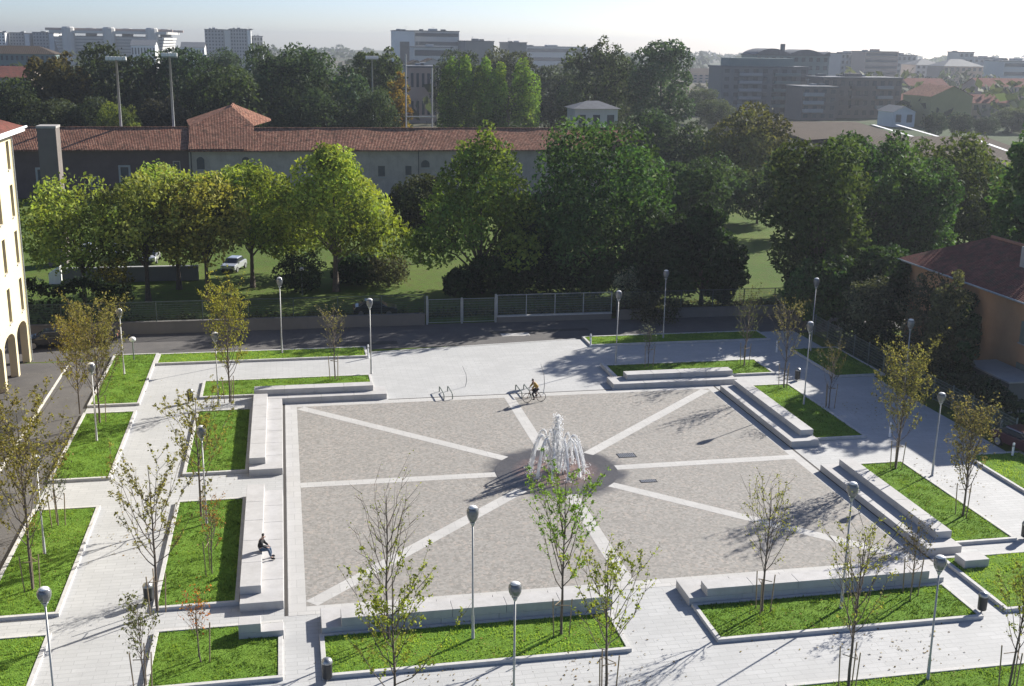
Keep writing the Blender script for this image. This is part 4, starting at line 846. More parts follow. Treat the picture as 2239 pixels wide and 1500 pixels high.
# ------------------------------------------------------------------ cars
def car_proto(paint):
    e = empty('parked_car', (0, 0, 0), 'x', 'car'); W = .84
    prof = [(-2.0, .32), (-2.05, .62), (-1.95, .84), (-1.1, .96), (1.25, 1.0), (1.85, .95), (2.02, .72), (2.0, .32)]
    def loft(prof, hw, name, mat, inset=.07):
        n = len(prof); cx = sum(p[0] for p in prof) / n; cz = sum(p[1] for p in prof) / n; m = MB()
        for y, k in ((-hw, .93), (-hw + inset, 1), (hw - inset, 1), (hw, .93)): m.v += [(cx + (x - cx) * k, y, cz + (z - cz) * k) for x, z in prof]
        for r in range(3):
            for i in range(n): m.f.append((r * n + i, r * n + (i + 1) % n, (r + 1) * n + (i + 1) % n, (r + 1) * n + i))
        m.f.append(tuple(range(n - 1, -1, -1))); m.f.append(tuple(range(3 * n, 4 * n))); return m.build(name, mat, e, smooth=False, bevel=.03)
    loft(prof, W, 'body', paint)
    loft([(-1.15, .94), (-.45, 1.38), (1.0, 1.40), (1.55, .97)], .72, 'window', 'glass', .1)
    m = MB(); m.v = [(-.5, -.6, 1.385), (1.05, -.6, 1.40), (1.05, .6, 1.40), (-.5, .6, 1.385), (-.38, -.52, 1.45), (.95, -.52, 1.46), (.95, .52, 1.46), (-.38, .52, 1.45)]; m.f = [(0, 3, 2, 1), (4, 5, 6, 7), (0, 1, 5, 4), (1, 2, 6, 5), (2, 3, 7, 6), (3, 0, 4, 7)]; m.build('roof', paint, e)
    for x in (-1.28, 1.3):
        for y in (-.8, .8):
            w = MB(); w.v = []; k = 14
            for yy, r in ((-.1, .26), (-.1, .31), (.1, .31), (.1, .26)): w.v += [(x + r * math.cos(2 * math.pi * i / k), y + yy, .31 + r * math.sin(2 * math.pi * i / k)) for i in range(k)]
            for r in range(3): w.f += [(r * k + i, r * k + (i + 1) % k, (r + 1) * k + (i + 1) % k, (r + 1) * k + i) for i in range(k)]
            wo = w.build('wheel', 'rubber', e); d = MB(); s = .07 if y > 0 else -.07
            d.poly([(x + .25 * math.cos(2 * math.pi * i / k), y + s * 1.4, .31 + .25 * math.sin(2 * math.pi * i / k)) for i in range(k)]); d.build('rim', 'metalgrey', wo)
    for y in (-.58, .58):
        MB().box(-2.055, -1.93, y - .17, y + .17, .62, .77).build('headlight', 'chrome', e); MB().box(1.95, 2.035, y - .15, y + .15, .68, .85).build('taillight', 'terracotta', e); MB().box(-.85, -.68, y * 1.52 - .08, y * 1.52 + .08, .96, 1.08).build('mirror', paint, e)
    MB().box(-2.09, -2.02, -.62, .62, .34, .5).build('bumper', 'dark', e); return e
CARS = {'silver': m_car('silver_paint', (.55, .57, .6)), 'whitep': m_car('white_paint', (.75, .75, .73)), 'darkp': m_car('dark_paint', (.02, .022, .028)), 'grey': m_car('grey_paint', (.25, .26, .27)), 'redp': m_car('red_paint', (.07, .012, .016))}
car_src = {}
def car(kind, px, py, rz, label, group=None):
    p = g(px, py)
    if kind not in car_src: o = car_src[kind] = car_proto(CARS[kind])
    else: o = copy_tree(car_src[kind])
    o.location = p; o.rotation_euler.z = rz; o['label'] = label
    o['group'] = 'cars parked near the square'
car('silver', 512, 590, R(72), 'silver car parked at the edge of the park lawn, its front toward the fence')
car('whitep', 195, 560, R(85), 'white car half hidden behind the leftmost park trees')
car('grey', 262, 560, R(85), 'grey car half hidden behind the brownish park tree')
car('whitep', 330, 572, R(88), 'white car in front of the dark brick wing, behind the trees')
car('darkp', 112, 757, R(4), 'dark car parked in shade by the cream building corner, nearer the road')
car('darkp', 205, 750, R(2), 'dark car parked along the low wall behind the olive young trees')
car('darkp', 820, 688, R(176), 'dark car behind the low wall left of the gate')
car('redp', 2236, 985, R(100), 'dark red car at the right edge by the garden shed')

# ------------------------------------------------------------------ small park lamps
for px, py, ty, lab in ((661, 645, 585, 'small park lamp with white head in front of the dark round bush'), (1474, 640, 562, 'small park lamp glowing pale against the blackish evergreen'), (293, 790, 738, 'short path lamp with a bent yellow head at the far left lawn edge')):
    p = g(px, py); H = height_to(p, ty); e = empty('park_lamp', p, lab, 'park lamp', 'small park lamps'); MB().tube([(0, 0, 0), (0, 0, H - .35)], .05, 8).build('pole', 'greenbronze', e)
    MB().lathe([(.06, H - .35), (.22, H - .28), (.27, H - .12), (.2, H), (.08, H + .05)], 12).build('globe', 'white', e, smooth=True)

# ------------------------------------------------------------------ people
def skin_obj(name, mat, nodes, edges, radii, parent, sub=2, root=0):
    me = bpy.data.meshes.new(name); me.from_pydata([tuple(n) for n in nodes], edges, []); me.update(); o = bpy.data.objects.new(name, me); COL.objects.link(o); o.parent = parent
    md = o.modifiers.new('skin', 'SKIN'); md.use_smooth_shade = True
    sv = me.skin_vertices[0].data if me.skin_vertices else None
    for i, r in enumerate(radii):
        r = r if isinstance(r, tuple) else (r, r); sv[i].radius = r; sv[i].use_root = (i == root)
    s = o.modifiers.new('sub', 'SUBSURF'); s.levels = s.render_levels = sub; me.materials.append(MATS[mat]); return o
def hand(nodes, edges, radii, wrist, d, side):
    """palm, four bent fingers and a thumb grown from a wrist node"""
    d = Vector(d).normalized(); s = Vector(side).normalized(); n = d.cross(s); w = Vector(nodes[wrist])
    nodes.append(w + d * .07); edges.append((wrist, len(nodes) - 1)); radii.append((.035, .016)); palm = len(nodes) - 1
    for k, ln in enumerate((.062, .072, .068, .052)):
        b = w + d * .09 + s * (.027 - .018 * k); nodes.append(b); edges.append((palm, len(nodes) - 1)); radii.append(.0085); a = len(nodes) - 1
        nodes.append(b + d * ln * .55 - n * .008); edges.append((a, a + 1)); radii.append(.008); nodes.append(b + d * ln * .8 - n * .035); edges.append((a + 1, a + 2)); radii.append(.007)
    b = w + d * .03 + s * .035; nodes.append(b); edges.append((wrist, len(nodes) - 1)); radii.append(.010); nodes.append(b + d * .035 + s * .02); edges.append((len(nodes) - 2, len(nodes) - 1)); radii.append(.008)
def person(label, loc, rz, J, torso_mat, leg_mat, hair_mat, scale=1.0):
    """J: joint positions; forward is +x, left is +y"""
    e = empty('person', loc, label, 'person', rz=rz); e.scale = (scale,) * 3; V = Vector
    nodes = [V(J['pelvis']), V(J['waist']), V(J['chest']), V(J['neck']), V(J['head0']), V(J['head'])]; edges = [(0, 1), (1, 2), (2, 3), (3, 4), (4, 5)]; radii = [(.15, .11), (.135, .10), (.16, .11), .055, (.075, .088), (.07, .085)]
    A = {}
    for s in 'LR':
        i = len(nodes); nodes += [V(J['sh' + s]), V(J['el' + s]), V(J['wr' + s])]; edges += [(2, i), (i, i + 1), (i + 1, i + 2)]; radii += [.062, .043, .03]; A['arm' + s] = i
        dd = V(J['wr' + s]) - V(J['el' + s]); hand(nodes, edges, radii, i + 2, dd, (0, -1 if s == 'L' else 1, .2))
        i = len(nodes); nodes += [V(J['hip' + s]), V(J['kn' + s]), V(J['an' + s]), V(J['toe' + s])]; edges += [(0, i), (i, i + 1), (i + 1, i + 2), (i + 2, i + 3)]; radii += [.09, .06, .042, .035]; A['leg' + s] = i
    body = skin_obj('body', 'skin', nodes, edges, radii, e)
    n2 = [V(J['pelvis']).lerp(V(J['waist']), .3), V(J['waist']), V(J['chest']), V(J['chest']).lerp(V(J['neck']), .7)]; e2 = [(0, 1), (1, 2), (2, 3)]; r2 = [(.20, .155), (.185, .15), (.205, .15), .085]
    for s in 'LR': i = len(n2); n2 += [V(J['sh' + s]), V(J['el' + s]), V(J['el' + s]).lerp(V(J['wr' + s]), .93)]; e2 += [(2, i), (i, i + 1), (i + 1, i + 2)]; r2 += [.09, .068, .054]
    skin_obj('jacket', torso_mat, n2, e2, r2, e)
    n3 = [V(J['waist']).lerp(V(J['pelvis']), .5), V(J['pelvis'])]; e3 = [(0, 1)]; r3 = [(.175, .135), (.19, .15)]
    for s in 'LR': i = len(n3); n3 += [V(J['hip' + s]), V(J['kn' + s]), V(J['kn' + s]).lerp(V(J['an' + s]), .92)]; e3 += [(1, i), (i, i + 1), (i + 1, i + 2)]; r3 += [.115, .085, .066]
    skin_obj('trousers', leg_mat, n3, e3, r3, e)
    for s in 'LR':
        a, t = V(J['an' + s]), V(J['toe' + s]); skin_obj('shoe', 'black', [a + V((-.04, 0, -.03)), a.lerp(t, .5) + V((0, 0, -.02)), t + V((.03, 0, -.01))], [(0, 1), (1, 2)], [.066, .066, .058], e, 1)
    h = V(J['head']); f = V(J.get('face', (1, 0, 0))).normalized(); u = (h - V(J['head0'])).normalized(); sd = u.cross(f)
    skin_obj('hair', hair_mat, [h + u * .05 + f * .03, h + u * .045 - f * .035, h - f * .06 - u * .05], [(0, 1), (1, 2)], [.085, .098, .075], e)
    m = MB()
    for k in (-1, 1): q = h - u * .02 + f * .082 + sd * .032 * k; m.lathe([(.004, -.012), (.013, -.004), (.013, .004), (.004, .012)], 8, tuple(q))
    m.build('eyes', 'black', body, smooth=True)
    m = MB(); q = h - u * .045 + f * .085; m.tube([q + u * .03, q + f * .022 - u * .01, q - u * .02 + f * .008], [.008, .014, .012], 6)
    m.tube([q - u * .05 - f * .004 - sd * .022, q - u * .052 + f * .006, q - u * .05 - f * .004 + sd * .022], [.004, .007, .004], 5)
    for k in (-1, 1): m.tube([h + sd * .082 * k - u * .0, h + sd * .095 * k - u * .025 - f * .01, h + sd * .084 * k - u * .055], [.012, .016, .01], 6)
    m.build('face_features', 'skin', body, smooth=True)
    return e
# seated person on the left bench, legs stretched towards the square
q = g(571, 1204, .8)
person('person in black jacket and blue jeans sitting on the left bench, facing the fountain', (q.x, q.y, .8), R(-12), dict(pelvis=(0, 0, .11), waist=(-.04, 0, .3), chest=(.0, 0, .5), neck=(.09, 0, .66), head0=(.12, 0, .73), head=(.15, 0, .82), face=(1, 0, -.35),
    shL=(.02, .19, .58), elL=(.14, .24, .34), wrL=(.34, .14, .24), shR=(.02, -.19, .58), elR=(.14, -.24, .34), wrR=(.34, -.12, .24), hipL=(.06, .1, .1), knL=(.41, .14, .12), anL=(.46, .15, -.29), toeL=(.63, .17, -.335), hipR=(.06, -.1, .1), knR=(.41, -.14, .14), anR=(.54, -.15, -.285), toeR=(.71, -.17, -.335)), 'jacketblack', 'jeans', 'hairdark', .98)
# cyclist and bicycle, riding to the left
q = g(1168, 879); rzb = R(186)
def bicycle(loc, rz):
    e = empty('bicycle', loc, 'bicycle ridden to the left across the far edge of the square', 'bicycle', rz=rz)
    for x in (-.52, .53):
        w = MB(); w.tube([(x + .335 * math.cos(2 * math.pi * i / 24), 0, .345 + .335 * math.sin(2 * math.pi * i / 24)) for i in range(25)], .02, 6); wo = w.build('wheel', 'rubber', e); s = MB()
        for i in range(10): s.tube([(x, 0, .345), (x + .325 * math.cos(2 * math.pi * i / 10), 0, .345 + .325 * math.sin(2 * math.pi * i / 10))], .004, 3)
        s.build('spokes', 'dark', wo)
    f = MB(); bb, st, hd, hd0 = (-.08, 0, .32), (-.2, 0, .82), (.36, 0, .86), (.4, 0, .7); ra, fa = (-.52, 0, .345), (.53, 0, .345)
    for a, b in ((bb, st), (st, hd), (bb, hd0), (hd, hd0), (bb, ra), (st, ra), (hd0, fa)): f.tube([a, b], .02, 6)
    f.build('frame', 'redp' if False else 'rust', e); MB().tube([(.36, 0, .86), (.37, 0, 1.0), (.38, 0, 1.03)], .016, 6).tube([(.26, .28, 1.02), (.4, .2, 1.04), (.38, 0, 1.03), (.4, -.2, 1.04), (.26, -.28, 1.02)], .014, 6).build('handlebar', 'chrome', e)
    MB().box(-.36, -.1, -.06, .06, .9, .95).box(-.12, -.02, -.03, .03, .9, .94).tube([st, (-.22, 0, .9)], .015, 6).build('saddle', 'black', e, bevel=.02)
    MB().tube([(-.08, .06, .32), (.06, .08, .22), (.06, .2, .22)], .013, 6).tube([(-.08, -.06, .32), (-.22, -.08, .42), (-.22, -.2, .42)], .013, 6).build('crank', 'metalgrey', e)
bicycle((q.x, q.y, .005), rzb)
person('cyclist in ochre jacket and dark trousers leaning over the handlebar', (q.x, q.y, .005), rzb, dict(pelvis=(-.22, 0, 1.0), waist=(-.16, 0, 1.17), chest=(-.02, 0, 1.36), neck=(.08, 0, 1.5), head0=(.11, 0, 1.56), head=(.15, 0, 1.65), face=(1, 0, -.1), shL=(0, .19, 1.42), elL=(.16, .25, 1.2), wrL=(.27, .26, 1.07), shR=(0, -.19, 1.42), elR=(.16, -.25, 1.2), wrR=(.27, -.26, 1.07),
    hipL=(-.19, .1, .95), knL=(.2, .13, .68), anL=(.03, .14, .3), toeL=(.17, .15, .25), hipR=(-.19, -.1, .95), knR=(.12, -.13, .86), anR=(-.24, -.14, .5), toeR=(-.12, -.15, .44)), 'ochre', 'trousers', 'hairdark', 1.0)

# ------------------------------------------------------------------ distant buildings
def wall_mat(name, col): return m_wall(name, col, tuple(x * .8 for x in col), .08)
WM = {k: wall_mat('far_' + k, c) for k, c in dict(white=(.72, .72, .70), pale=(.55, .54, .51), grey=(.34, .35, .36), dgrey=(.17, .18, .185), brown=(.21, .175, .155), pink=(.46, .34, .28), yellow=(.42, .36, .16), tan=(.40, .34, .27), teal=(.18, .235, .23)).items()}
plain('fardark', (.05, .055, .065), .4)
def bld(px0, px1, ty, Y, depth, wall, label, roof='flat', rows=0, cols=0, name='apartment_block', side=None, roofmat='slate', win='fardark', base_z=0, cat='building', group=None, band=False, parapet=True):
    a, b = at(px0, ty, Y), at(px1, ty, Y); x0, x1 = a.x, b.x; H = max(3.0, (a.z + b.z) / 2); W = x1 - x0
    e = empty(name, ((x0 + x1) / 2, Y, 0), label, cat, group); hw = W / 2; hr = 0
    if roof in ('gable', 'hip', 'gablex'): hr = min(W, depth) * .22; H -= hr
    MB().box(-hw, hw, 0, depth, 0, H).build('wall', WM[wall], e)
    if roof == 'flat':
        MB().box(-hw - .3, hw + .3, -.3, depth + .3, H + .002, H + .5).build('roof', roofmat, e)
        if parapet and W > 14: MB().box(-hw * .25, hw * .1, depth * .3, depth * .6, H + .502, H + 1.7).build('stair_head', WM[wall], e)
        rg = random.Random(int(px0 * 7 + ty))
        for k in range(2 if W < 25 else 4): x = rg.uniform(-hw * .85, hw * .75); q = rg.uniform(.4, 1.0); MB().box(x, x + rg.uniform(1.2, 3), depth * .62, depth * .8, H + .502, H + .5 + q).build('roof_plant', WM[rg.choice(('grey', 'pale', 'dgrey'))], e)
        x = rg.uniform(-hw * .7, hw * .7); MB().tube([(x, depth * .4, H + .4), (x, depth * .4, H + 3)], .07, 4).box(x - .9, x + .9, depth * .4 - .05, depth * .4 + .05, H + 2.5, H + 2.57).build('aerial', 'polegrey', e)
    elif roof == 'hip':
        r = MB(); o = .6; i = min(hw, depth / 2); c0, c1 = (-hw + i, hw - i) if hw >= depth / 2 else (0, 0)
        r.poly([(-hw - o, -o, H), (hw + o, -o, H), (c1, depth / 2, H + hr), (c0, depth / 2, H + hr)]); r.poly([(hw + o, -o, H), (hw + o, depth + o, H), (c1, depth / 2, H + hr)]); r.poly([(hw + o, depth + o, H), (-hw - o, depth + o, H), (c0, depth / 2, H + hr), (c1, depth / 2, H + hr)]); r.poly([(-hw - o, depth + o, H), (-hw - o, -o, H), (c0, depth / 2, H + hr)]); r.build('roof', roofmat, e)
    elif roof == 'gable':   # gable end faces the viewer
        r = MB(); o = .5
        for s in (-1, 1): r.poly([(s * (hw + o), -o, H - .2), (0, -o, H + hr), (0, depth + o, H + hr), (s * (hw + o), depth + o, H - .2)])
        r.build('roof', roofmat, e); [MB().poly([(-hw, q, H), (hw, q, H), (0, q, H + hr - .1)]).build('gable_wall', WM[wall], e) for q in (-.01, depth)]
    elif roof == 'gablex':
        r = MB(); o = .5; r.poly([(-hw - o, -o, H - .1), (hw + o, -o, H - .1), (hw + o, depth / 2, H + hr), (-hw - o, depth / 2, H + hr)]); r.poly([(hw + o, depth + o, H - .1), (-hw - o, depth + o, H - .1), (-hw - o, depth / 2, H + hr), (hw + o, depth / 2, H + hr)]); r.build('roof', roofmat, e)
        [MB().poly([(q, 0, H), (q, depth, H), (q, depth / 2, H + hr - .1)]).build('gable_wall', WM[wall], e) for q in (-hw, hw)]
    if rows:
        fh = H / rows
        if band:
            for r_ in range(rows): MB().box(-hw * .96, hw * .96, -.06, .02, fh * r_ + fh * .4, fh * r_ + fh * .82).build('window_band', win, e)
        else:
            cw = W / cols; me = MB().box(-cw * .24, cw * .24, -.1, .02, 0, fh * .5).build('window', win, e); first = True; rg = random.Random(int(px0 * 3 + ty))
            for r_ in range(rows):
                for c in range(cols):
                    if first: o = me; first = False
                    else: o = me.copy(); COL.objects.link(o)
                    o.location = (-hw + cw * (c + .5), 0, fh * r_ + fh * .3)
    return e, hw, H
GC = 'distant city blocks on the skyline'
# left skyline
bld(-14, 10, 71, 1000, 16, 'white', 'bright white tower slab at the left edge of the skyline', rows=10, cols=3, group=GC)
bld(20, 52, 72, 1010, 40, 'grey', 'grey tower with white side, first pair member on the left skyline', rows=10, cols=5, group=GC, name='tower_block')
bld(53, 63, 74, 1008, 40, 'white', 'narrow white tower wing between the two grey left towers', group=GC, name='tower_block')
bld(71, 105, 71, 1010, 40, 'grey', 'grey tower just left of the stadium', rows=10, cols=5, group=GC, name='tower_block')
bld(106, 117, 73, 1008, 40, 'white', 'narrow white tower wing touching the stadium outline', group=GC, name='tower_block')
bld(-60, 118, 100, 430, 14, 'teal', 'long dark apartment block under the left skyline towers', 'hip', rows=5, cols=16, roofmat='brownroof', group='apartment blocks in the middle distance')
bld(-40, 66, 146, 300, 16, 'tan', 'house with broad red roof at the left edge below the long apartment block', 'gablex', rows=2, cols=6, roofmat='redtile', name='house', cat='house', group='houses with red roofs')
# stadium: tiered bowl with corner towers and a girder roof
def stadium():
    Y = 950; x0, x1 = at(135, 80, Y).x, at(345, 80, Y).x; z1, z0 = at(240, 68, Y).z, at(240, 79, Y).z; W = x1 - x0; e = empty('stadium', ((x0 + x1) / 2, Y, 0), 'huge hazy stadium with flat roof beams and round corner towers on the left skyline', 'stadium')
    m = MB(); 
    for k in range(10): z = z0 * k / 10; m.box(-W / 2 - .6 * k, W / 2 + .6 * k, -.6 * k, 110 + .6 * k, z, z + z0 / 10 * .7)
    m.build('stand_tiers', WM['pale'], e)
    MB().box(-W / 2 - 3, W / 2 + 3, 4, 106, 0, z0).build('bowl', WM['grey'], e)
    MB().box(-W / 2 - 8, W / 2 + 8, -8, 118, z0 + 2, z1).build('roof', WM['pale'], e)
    for x in (-W / 2 + 6, 0, W / 2 - 4):
        for y in (-5, 115): MB().lathe([(5, 0), (5, z1 + 2), (4, z1 + 3)], 12, (x, y, 0)).build('corner_tower', WM['pale'], e)
    for y in (0, 110): MB().box(-W / 2 - 12, W / 2 + 12, y - 2, y + 2, z1 + .01, z1 + 2).build('girder', WM['pink'], e)
stadium()
bld(285, 338, 87, 820, 20, 'white', 'low bright white buildings under the stadium outline', 'gablex', rows=2, cols=8, group=GC)
bld(395, 446, 92, 760, 20, 'white', 'low bright white row left of the twin towers', 'gablex', rows=2, cols=8, group=GC)
bld(447, 489, 65, 900, 26, 'grey', 'left tower of the grey twin towers', rows=12, cols=6, group=GC, name='tower_block')
bld(490, 503, 66, 899, 20, 'pale', 'pale stair wing between the grey twin towers', group=GC, name='tower_block')
bld(503, 539, 64, 900, 26, 'grey', 'right tower of the grey twin towers', rows=12, cols=6, group=GC, name='tower_block')
bld(540, 548, 66, 899, 20, 'white', 'pale end wing of the right twin tower', group=GC, name='tower_block')
bld(548, 574, 80, 920, 26, 'grey', 'lower grey block right of the twin towers', rows=6, cols=4, group=GC)
# hospital like group
bld(863, 906, 68, 640, 24, 'white', 'tall block with white front at the left of the large pale complex', rows=1, cols=1, win='fardark', group=GC, name='tower_block')
bld(906, 1004, 69, 650, 26, 'pale', 'large pale grey complex with window bands left of centre', rows=6, band=True, group=GC)
bld(905, 990, 104, 560, 22, 'pale', 'lower pale wing with dark window bands before the large complex', rows=3, band=True, group=GC)
bld(1018, 1080, 91, 620, 30, 'dgrey', 'flat dark roofed hall right of the large complex', group=GC, name='hall')
bld(1112, 1152, 94, 640, 30, 'dgrey', 'smaller flat dark roofed hall farther right', group=GC, name='hall')
bld(1150, 1285, 103, 900, 30, 'pale', 'long pale low block left of the tallest trees', rows=3, band=True, group=GC)
bld(895, 955, 148, 300, 14, 'pink', 'pinkish house front seen between the goal posts', rows=2, cols=5, name='house', cat='house', group='houses with red roofs')
bld(890, 935, 132, 340, 14, 'tan', 'small brown roofed house above the pinkish house front', 'gable', rows=2, cols=2, roofmat='brownroof', name='house', cat='house', group='houses with red roofs')
bld(930, 962, 128, 345, 14, 'pale', 'small pale gabled house beside the brown roofed one', 'gable', rows=2, cols=2, roofmat='brownroof', name='house', cat='house', group='houses with red roofs')
# small tower with grey hip roof
bld(1258, 1352, 222, 165, 6.5, 'pale', 'small pale tower house with dark grey hipped roof behind the big dark tree', 'hip', rows=2, cols=3, name='tower_house', cat='house')
# right apartment blocks
GA = 'dark apartment blocks on the right'
e, hw, H = bld(1580, 1768, 148, 350, 14, 'dgrey', 'dark apartment block with roof terrace, left one of the two nearest', rows=6, cols=9, win='fardark', group=GA)
for r_ in range(1, 6): MB().box(-hw * .62, -hw * .1, -1.4, 0, H / 6 * r_ - .15, H / 6 * r_ + .9).build('balcony', WM['grey'], e); MB().box(hw * .2, hw * .8, -1.4, 0, H / 6 * r_ - .15, H / 6 * r_ + .9).build('balcony', WM['teal'], e)
MB().box(-hw * .8, hw * .7, 2, 11, H + .502, H + 3.4).build('roof_terrace', WM['teal'], e)
e, hw, H = bld(1652, 1814, 122, 420, 16, 'teal', 'grey-green apartment block with curved roof and chimney behind the nearest ones', rows=6, cols=10, group=GA, parapet=False)
cr = MB(); xs = np.linspace(-hw, hw, 25); zz = [H + .5 + 2.6 * abs(math.sin(i / 24 * 2.2 * math.pi)) ** .8 * (1 - .2 * i / 24) for i in range(25)]
for i in range(24): cr.poly([(xs[i], -.5, zz[i]), (xs[i + 1], -.5, zz[i + 1]), (xs[i + 1], 16, zz[i + 1]), (xs[i], 16, zz[i])]); cr.poly([(xs[i], -.5, H + .4), (xs[i + 1], -.5, H + .4), (xs[i + 1], -.5, zz[i + 1]), (xs[i], -.5, zz[i])])
cr.build('curved_roof', 'slate', e); MB().box(-hw * .2, -hw * .12, 4, 6, H, H + 5).build('chimney', WM['dgrey'], e)
e, hw, H = bld(1756, 1832, 192, 318, 14, 'brown', 'brown apartment block corner part with pale balconies', rows=4, cols=4, group=GA)
for r_ in range(1, 4): MB().box(-hw * .95, hw * .15, -1.5, 0, H / 4 * r_ - .1, H / 4 * r_ + 1.1).build('balcony', WM['grey'], e)
e, hw, H = bld(1800, 1974, 172, 330, 14, 'brown', 'wide brown apartment block with grey flat roof, right one of the nearest', rows=4, cols=10, group=GA)
for r_ in range(1, 4): MB().box(-hw * .3, hw * .1, -1.4, 0, H / 4 * r_ - .1, H / 4 * r_ + 1).build('balcony', WM['brown'], e); MB().box(hw * .35, hw * .75, -1.4, 0, H / 4 * r_ - .1, H / 4 * r_ + 1).build('balcony', WM['grey'], e)
GR = 'hazy blocks on the right skyline'
bld(1840, 1895, 118, 620, 18, 'grey', 'hazy grey block above the wide brown apartment block', rows=6, cols=6, group=GR)
bld(1893, 1965, 114, 600, 18, 'pink', 'hazy pinkish block with balconies on the right skyline', rows=6, band=True, group=GR)
bld(1962, 2005, 122, 640, 18, 'grey', 'hazy narrow block with flat dark roof on the right skyline', rows=5, cols=4, group=GR)
bld(2005, 2062, 128, 600, 18, 'pale', 'hazy pale lilac block left of the stepped one', 'hip', rows=5, cols=5, group=GR)
bld(2066, 2152, 130, 560, 18, 'pink', 'hazy stepped block with a broad grey roof', 'hip', rows=4, cols=7, group=GR)
bld(2098, 2130, 115, 640, 14, 'grey', 'hazy square roof tower rising behind the stepped block', rows=6, cols=3, group=GR)
bld(2130, 2200, 128, 700, 18, 'grey', 'hazy grey block near the right edge of the skyline', rows=5, cols=6, group=GR)
bld(2196, 2290, 135, 520, 18, 'pale', 'hazy pale block at the right edge with white balcony bands', rows=4, band=True, group=GR)
bld(1515, 1590, 150, 700, 18, 'pink', 'low hazy block left of the dark apartment block', 'gablex', rows=3, cols=6, roofmat='brownroof', group=GR)
# gabled houses
GH = 'houses with red roofs'
bld(2040, 2130, 188, 285, 18, 'yellow', 'yellow gable end house with pale roof at the right', 'gable', rows=0, name='house', roofmat='oldtile', cat='house', group=GH)
bld(2128, 2215, 208, 300, 12, 'tan', 'low house with pale eaves right of the yellow gable', 'gablex', rows=2, cols=5, roofmat='redtile', name='house', cat='house', group=GH)
bld(2150, 2270, 172, 360, 14, 'pink', 'house with dark red roof at the right edge behind the low one', 'gablex', rows=3, cols=6, roofmat='redtile', name='house', cat='house', group=GH)
bld(1955, 2003, 232, 285, 10, 'white', 'small white gabled house before the brown apartment block', 'gable', rows=1, cols=2, name='house', roofmat='slate', cat='house', group=GH)
bld(1972, 2040, 208, 330, 12, 'pink', 'small red roofed house between the brown block and the yellow gable', 'gablex', rows=2, cols=3, roofmat='redtile', name='house', cat='house', group=GH)
bld(1990, 2075, 172, 420, 14, 'pink', 'reddish roofed row of houses behind the yellow gable', 'gablex', rows=3, cols=6, roofmat='redtile', name='house', cat='house', group=GH)
# brown halls with skylight strips
def hall(px0, px1, y_e, y_r, zr, label, strips):
    a, b = g(px0, y_e, 5.5), g(px1, y_e, 5.5); x0, x1, Y = a.x, b.x, (a.y + b.y) / 2; d = g((px0 + px1) / 2, y_r, zr).y - Y; e = empty('workshop_hall', (x0, Y, 0), label, 'hall', 'brown roofed halls on the right'); W = x1 - x0
    MB().box(0, W, .3, d * 1.9, 0, 5.3).build('wall', WM['tan'], e); r = MB(); r.poly([(-.5, 0, 5.5), (W + .5, 0, 5.5), (W + .5, d, zr), (-.5, d, zr)]).poly([(-.5, d, zr), (W + .5, d, zr), (W + .5, d * 2, 5.5), (-.5, d * 2, 5.5)]); ro = r.build('roof', 'brownroof', e)
    s = (zr - 5.5) / d
    for px in strips:
        x = g(px, (y_e + y_r) / 2, (5.5 + zr) / 2).x - x0; MB().poly([(x, d * .1, 5.52 + s * d * .1 + .03), (x + .9, d * .1, 5.52 + s * d * .1 + .03), (x + .9, d * .85, 5.52 + s * d * .85 + .03), (x, d * .85, 5.52 + s * d * .85 + .03)]).build('skylight', 'white', ro)
hall(2020, 2330, 362, 298, 8.5, 'brown roofed hall at the right edge with a white skylight strip', (2205,))
hall(1800, 2040, 318, 266, 8.0, 'brown roofed hall behind the dark trees with two white skylight strips', (1975, 2030))

# ------------------------------------------------------------------ far woods and hazy plain
def woods():
    rng = np.random.default_rng(11); V = []; T = []; U = []
    for k in range(620):
        Y = 250 + 2300 * rng.random() ** 1.7; half = (Y + 63) * .62; x = CX + (Y + 63) * .20 + rng.uniform(-half, half); H = rng.uniform(7, 15); r = rng.uniform(5, 12) * (1 + Y / 2500)
        if Y < 420 and x > 50 and x < 190: continue
        n = 46; d = rng.normal(size=(n, 3)); d[:, 2] = np.abs(d[:, 2]); d /= np.linalg.norm(d, axis=1)[:, None]; P = np.array([x, Y, 0]) + d * np.array([r, r, H]) * rng.uniform(.8, 1.05, (n, 1))
        V.append(cards(P, d, 1.7 + Y / 800, rng)); t = rng.uniform(.2, .8); T.append(np.clip(t + rng.normal(0, .15, n), 0, 1)); U.append(np.clip(rng.random() + rng.normal(0, .15, n), 0, 1))
    T = np.concatenate(T); U = np.concatenate(U); V = np.concatenate(V); n = len(T); o = bpy.data.objects.new('far_woods', raw_mesh('far_woods', V, np.arange(4 * n), 4, T, U)); COL.objects.link(o); o.color = (.05, .065, .035, 1); tag(o, 'far tree belts fading into the haze below the skyline', 'woods', kind='stuff')
woods()

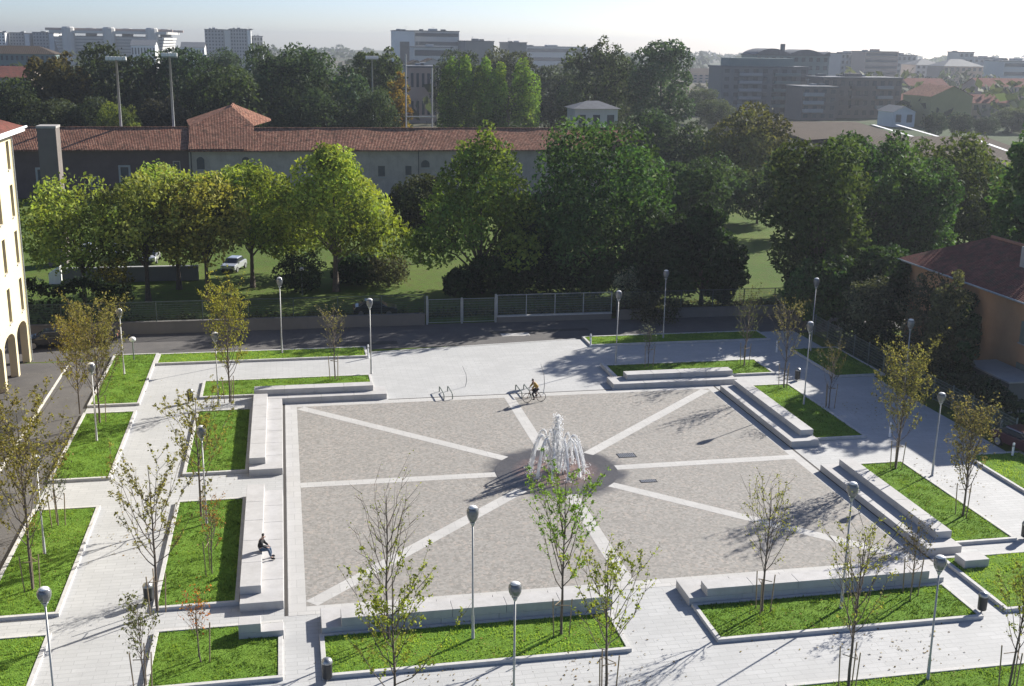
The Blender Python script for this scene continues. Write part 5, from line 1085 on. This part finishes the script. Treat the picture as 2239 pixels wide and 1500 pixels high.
# ------------------------------------------------------------------ haze, sky, sun, render
hz = MB().box(-3000, 3000, -3000, 3000, -1.1, 41).build('haze', 'white'); hm = bpy.data.materials.new('haze_air'); hm.use_nodes = True; nt = hm.node_tree; nt.nodes.clear()
out = nt.nodes.new('ShaderNodeOutputMaterial'); pv = nt.nodes.new('ShaderNodeVolumePrincipled'); pv.inputs['Color'].default_value = (.46, .50, .56, 1); pv.inputs['Density'].default_value = .00026; pv.inputs['Anisotropy'].default_value = .45
nt.links.new(pv.outputs[0], out.inputs['Volume']); hz.data.materials.clear(); hz.data.materials.append(hm); tag(hz, 'thin pale autumn haze over the town', 'haze', kind='stuff')
SUN_AZ, SUN_EL = R(32.5), R(26.8)     # azimuth from +x towards +y
w = bpy.data.worlds.new('World'); scene.world = w; w.use_nodes = True; nt = w.node_tree; sk = nt.nodes.new('ShaderNodeTexSky'); sk.sky_type = 'NISHITA'; sk.sun_disc = False; sk.sun_elevation = SUN_EL; sk.sun_rotation = math.pi / 2 - SUN_AZ; sk.altitude = 100; sk.air_density = .6; sk.dust_density = .6; sk.ozone_density = 4.0
bg = nt.nodes['Background']; bg.inputs['Strength'].default_value = .07; nt.links.new(mix(nt, 1.0, sk.outputs[0], (1.2, 1.1, 1.07), 'MULTIPLY'), bg.inputs['Color'])
sl = bpy.data.lights.new('sun', 'SUN'); sl.energy = 5.0; sl.angle = R(.5); sl.color = (1, .95, .87); so = bpy.data.objects.new('sun', sl); COL.objects.link(so)
d = Vector((math.cos(SUN_AZ) * math.cos(SUN_EL), math.sin(SUN_AZ) * math.cos(SUN_EL), math.sin(SUN_EL))); so.rotation_euler = d.to_track_quat('Z', 'Y').to_euler()
vs = scene.view_settings; scene.display_settings.display_device = 'sRGB'; vs.view_transform = 'Standard'; vs.look = 'None'; vs.gamma = 1; vs.exposure = .98; vs.use_curve_mapping = False
scene.render.engine = 'CYCLES'; cy = scene.cycles; cy.use_denoising = True; cy.max_bounces = 6; cy.diffuse_bounces = 1; cy.glossy_bounces = 2; cy.transmission_bounces = 4; cy.volume_bounces = 0; cy.transparent_max_bounces = 8; cy.sample_clamp_indirect = 8
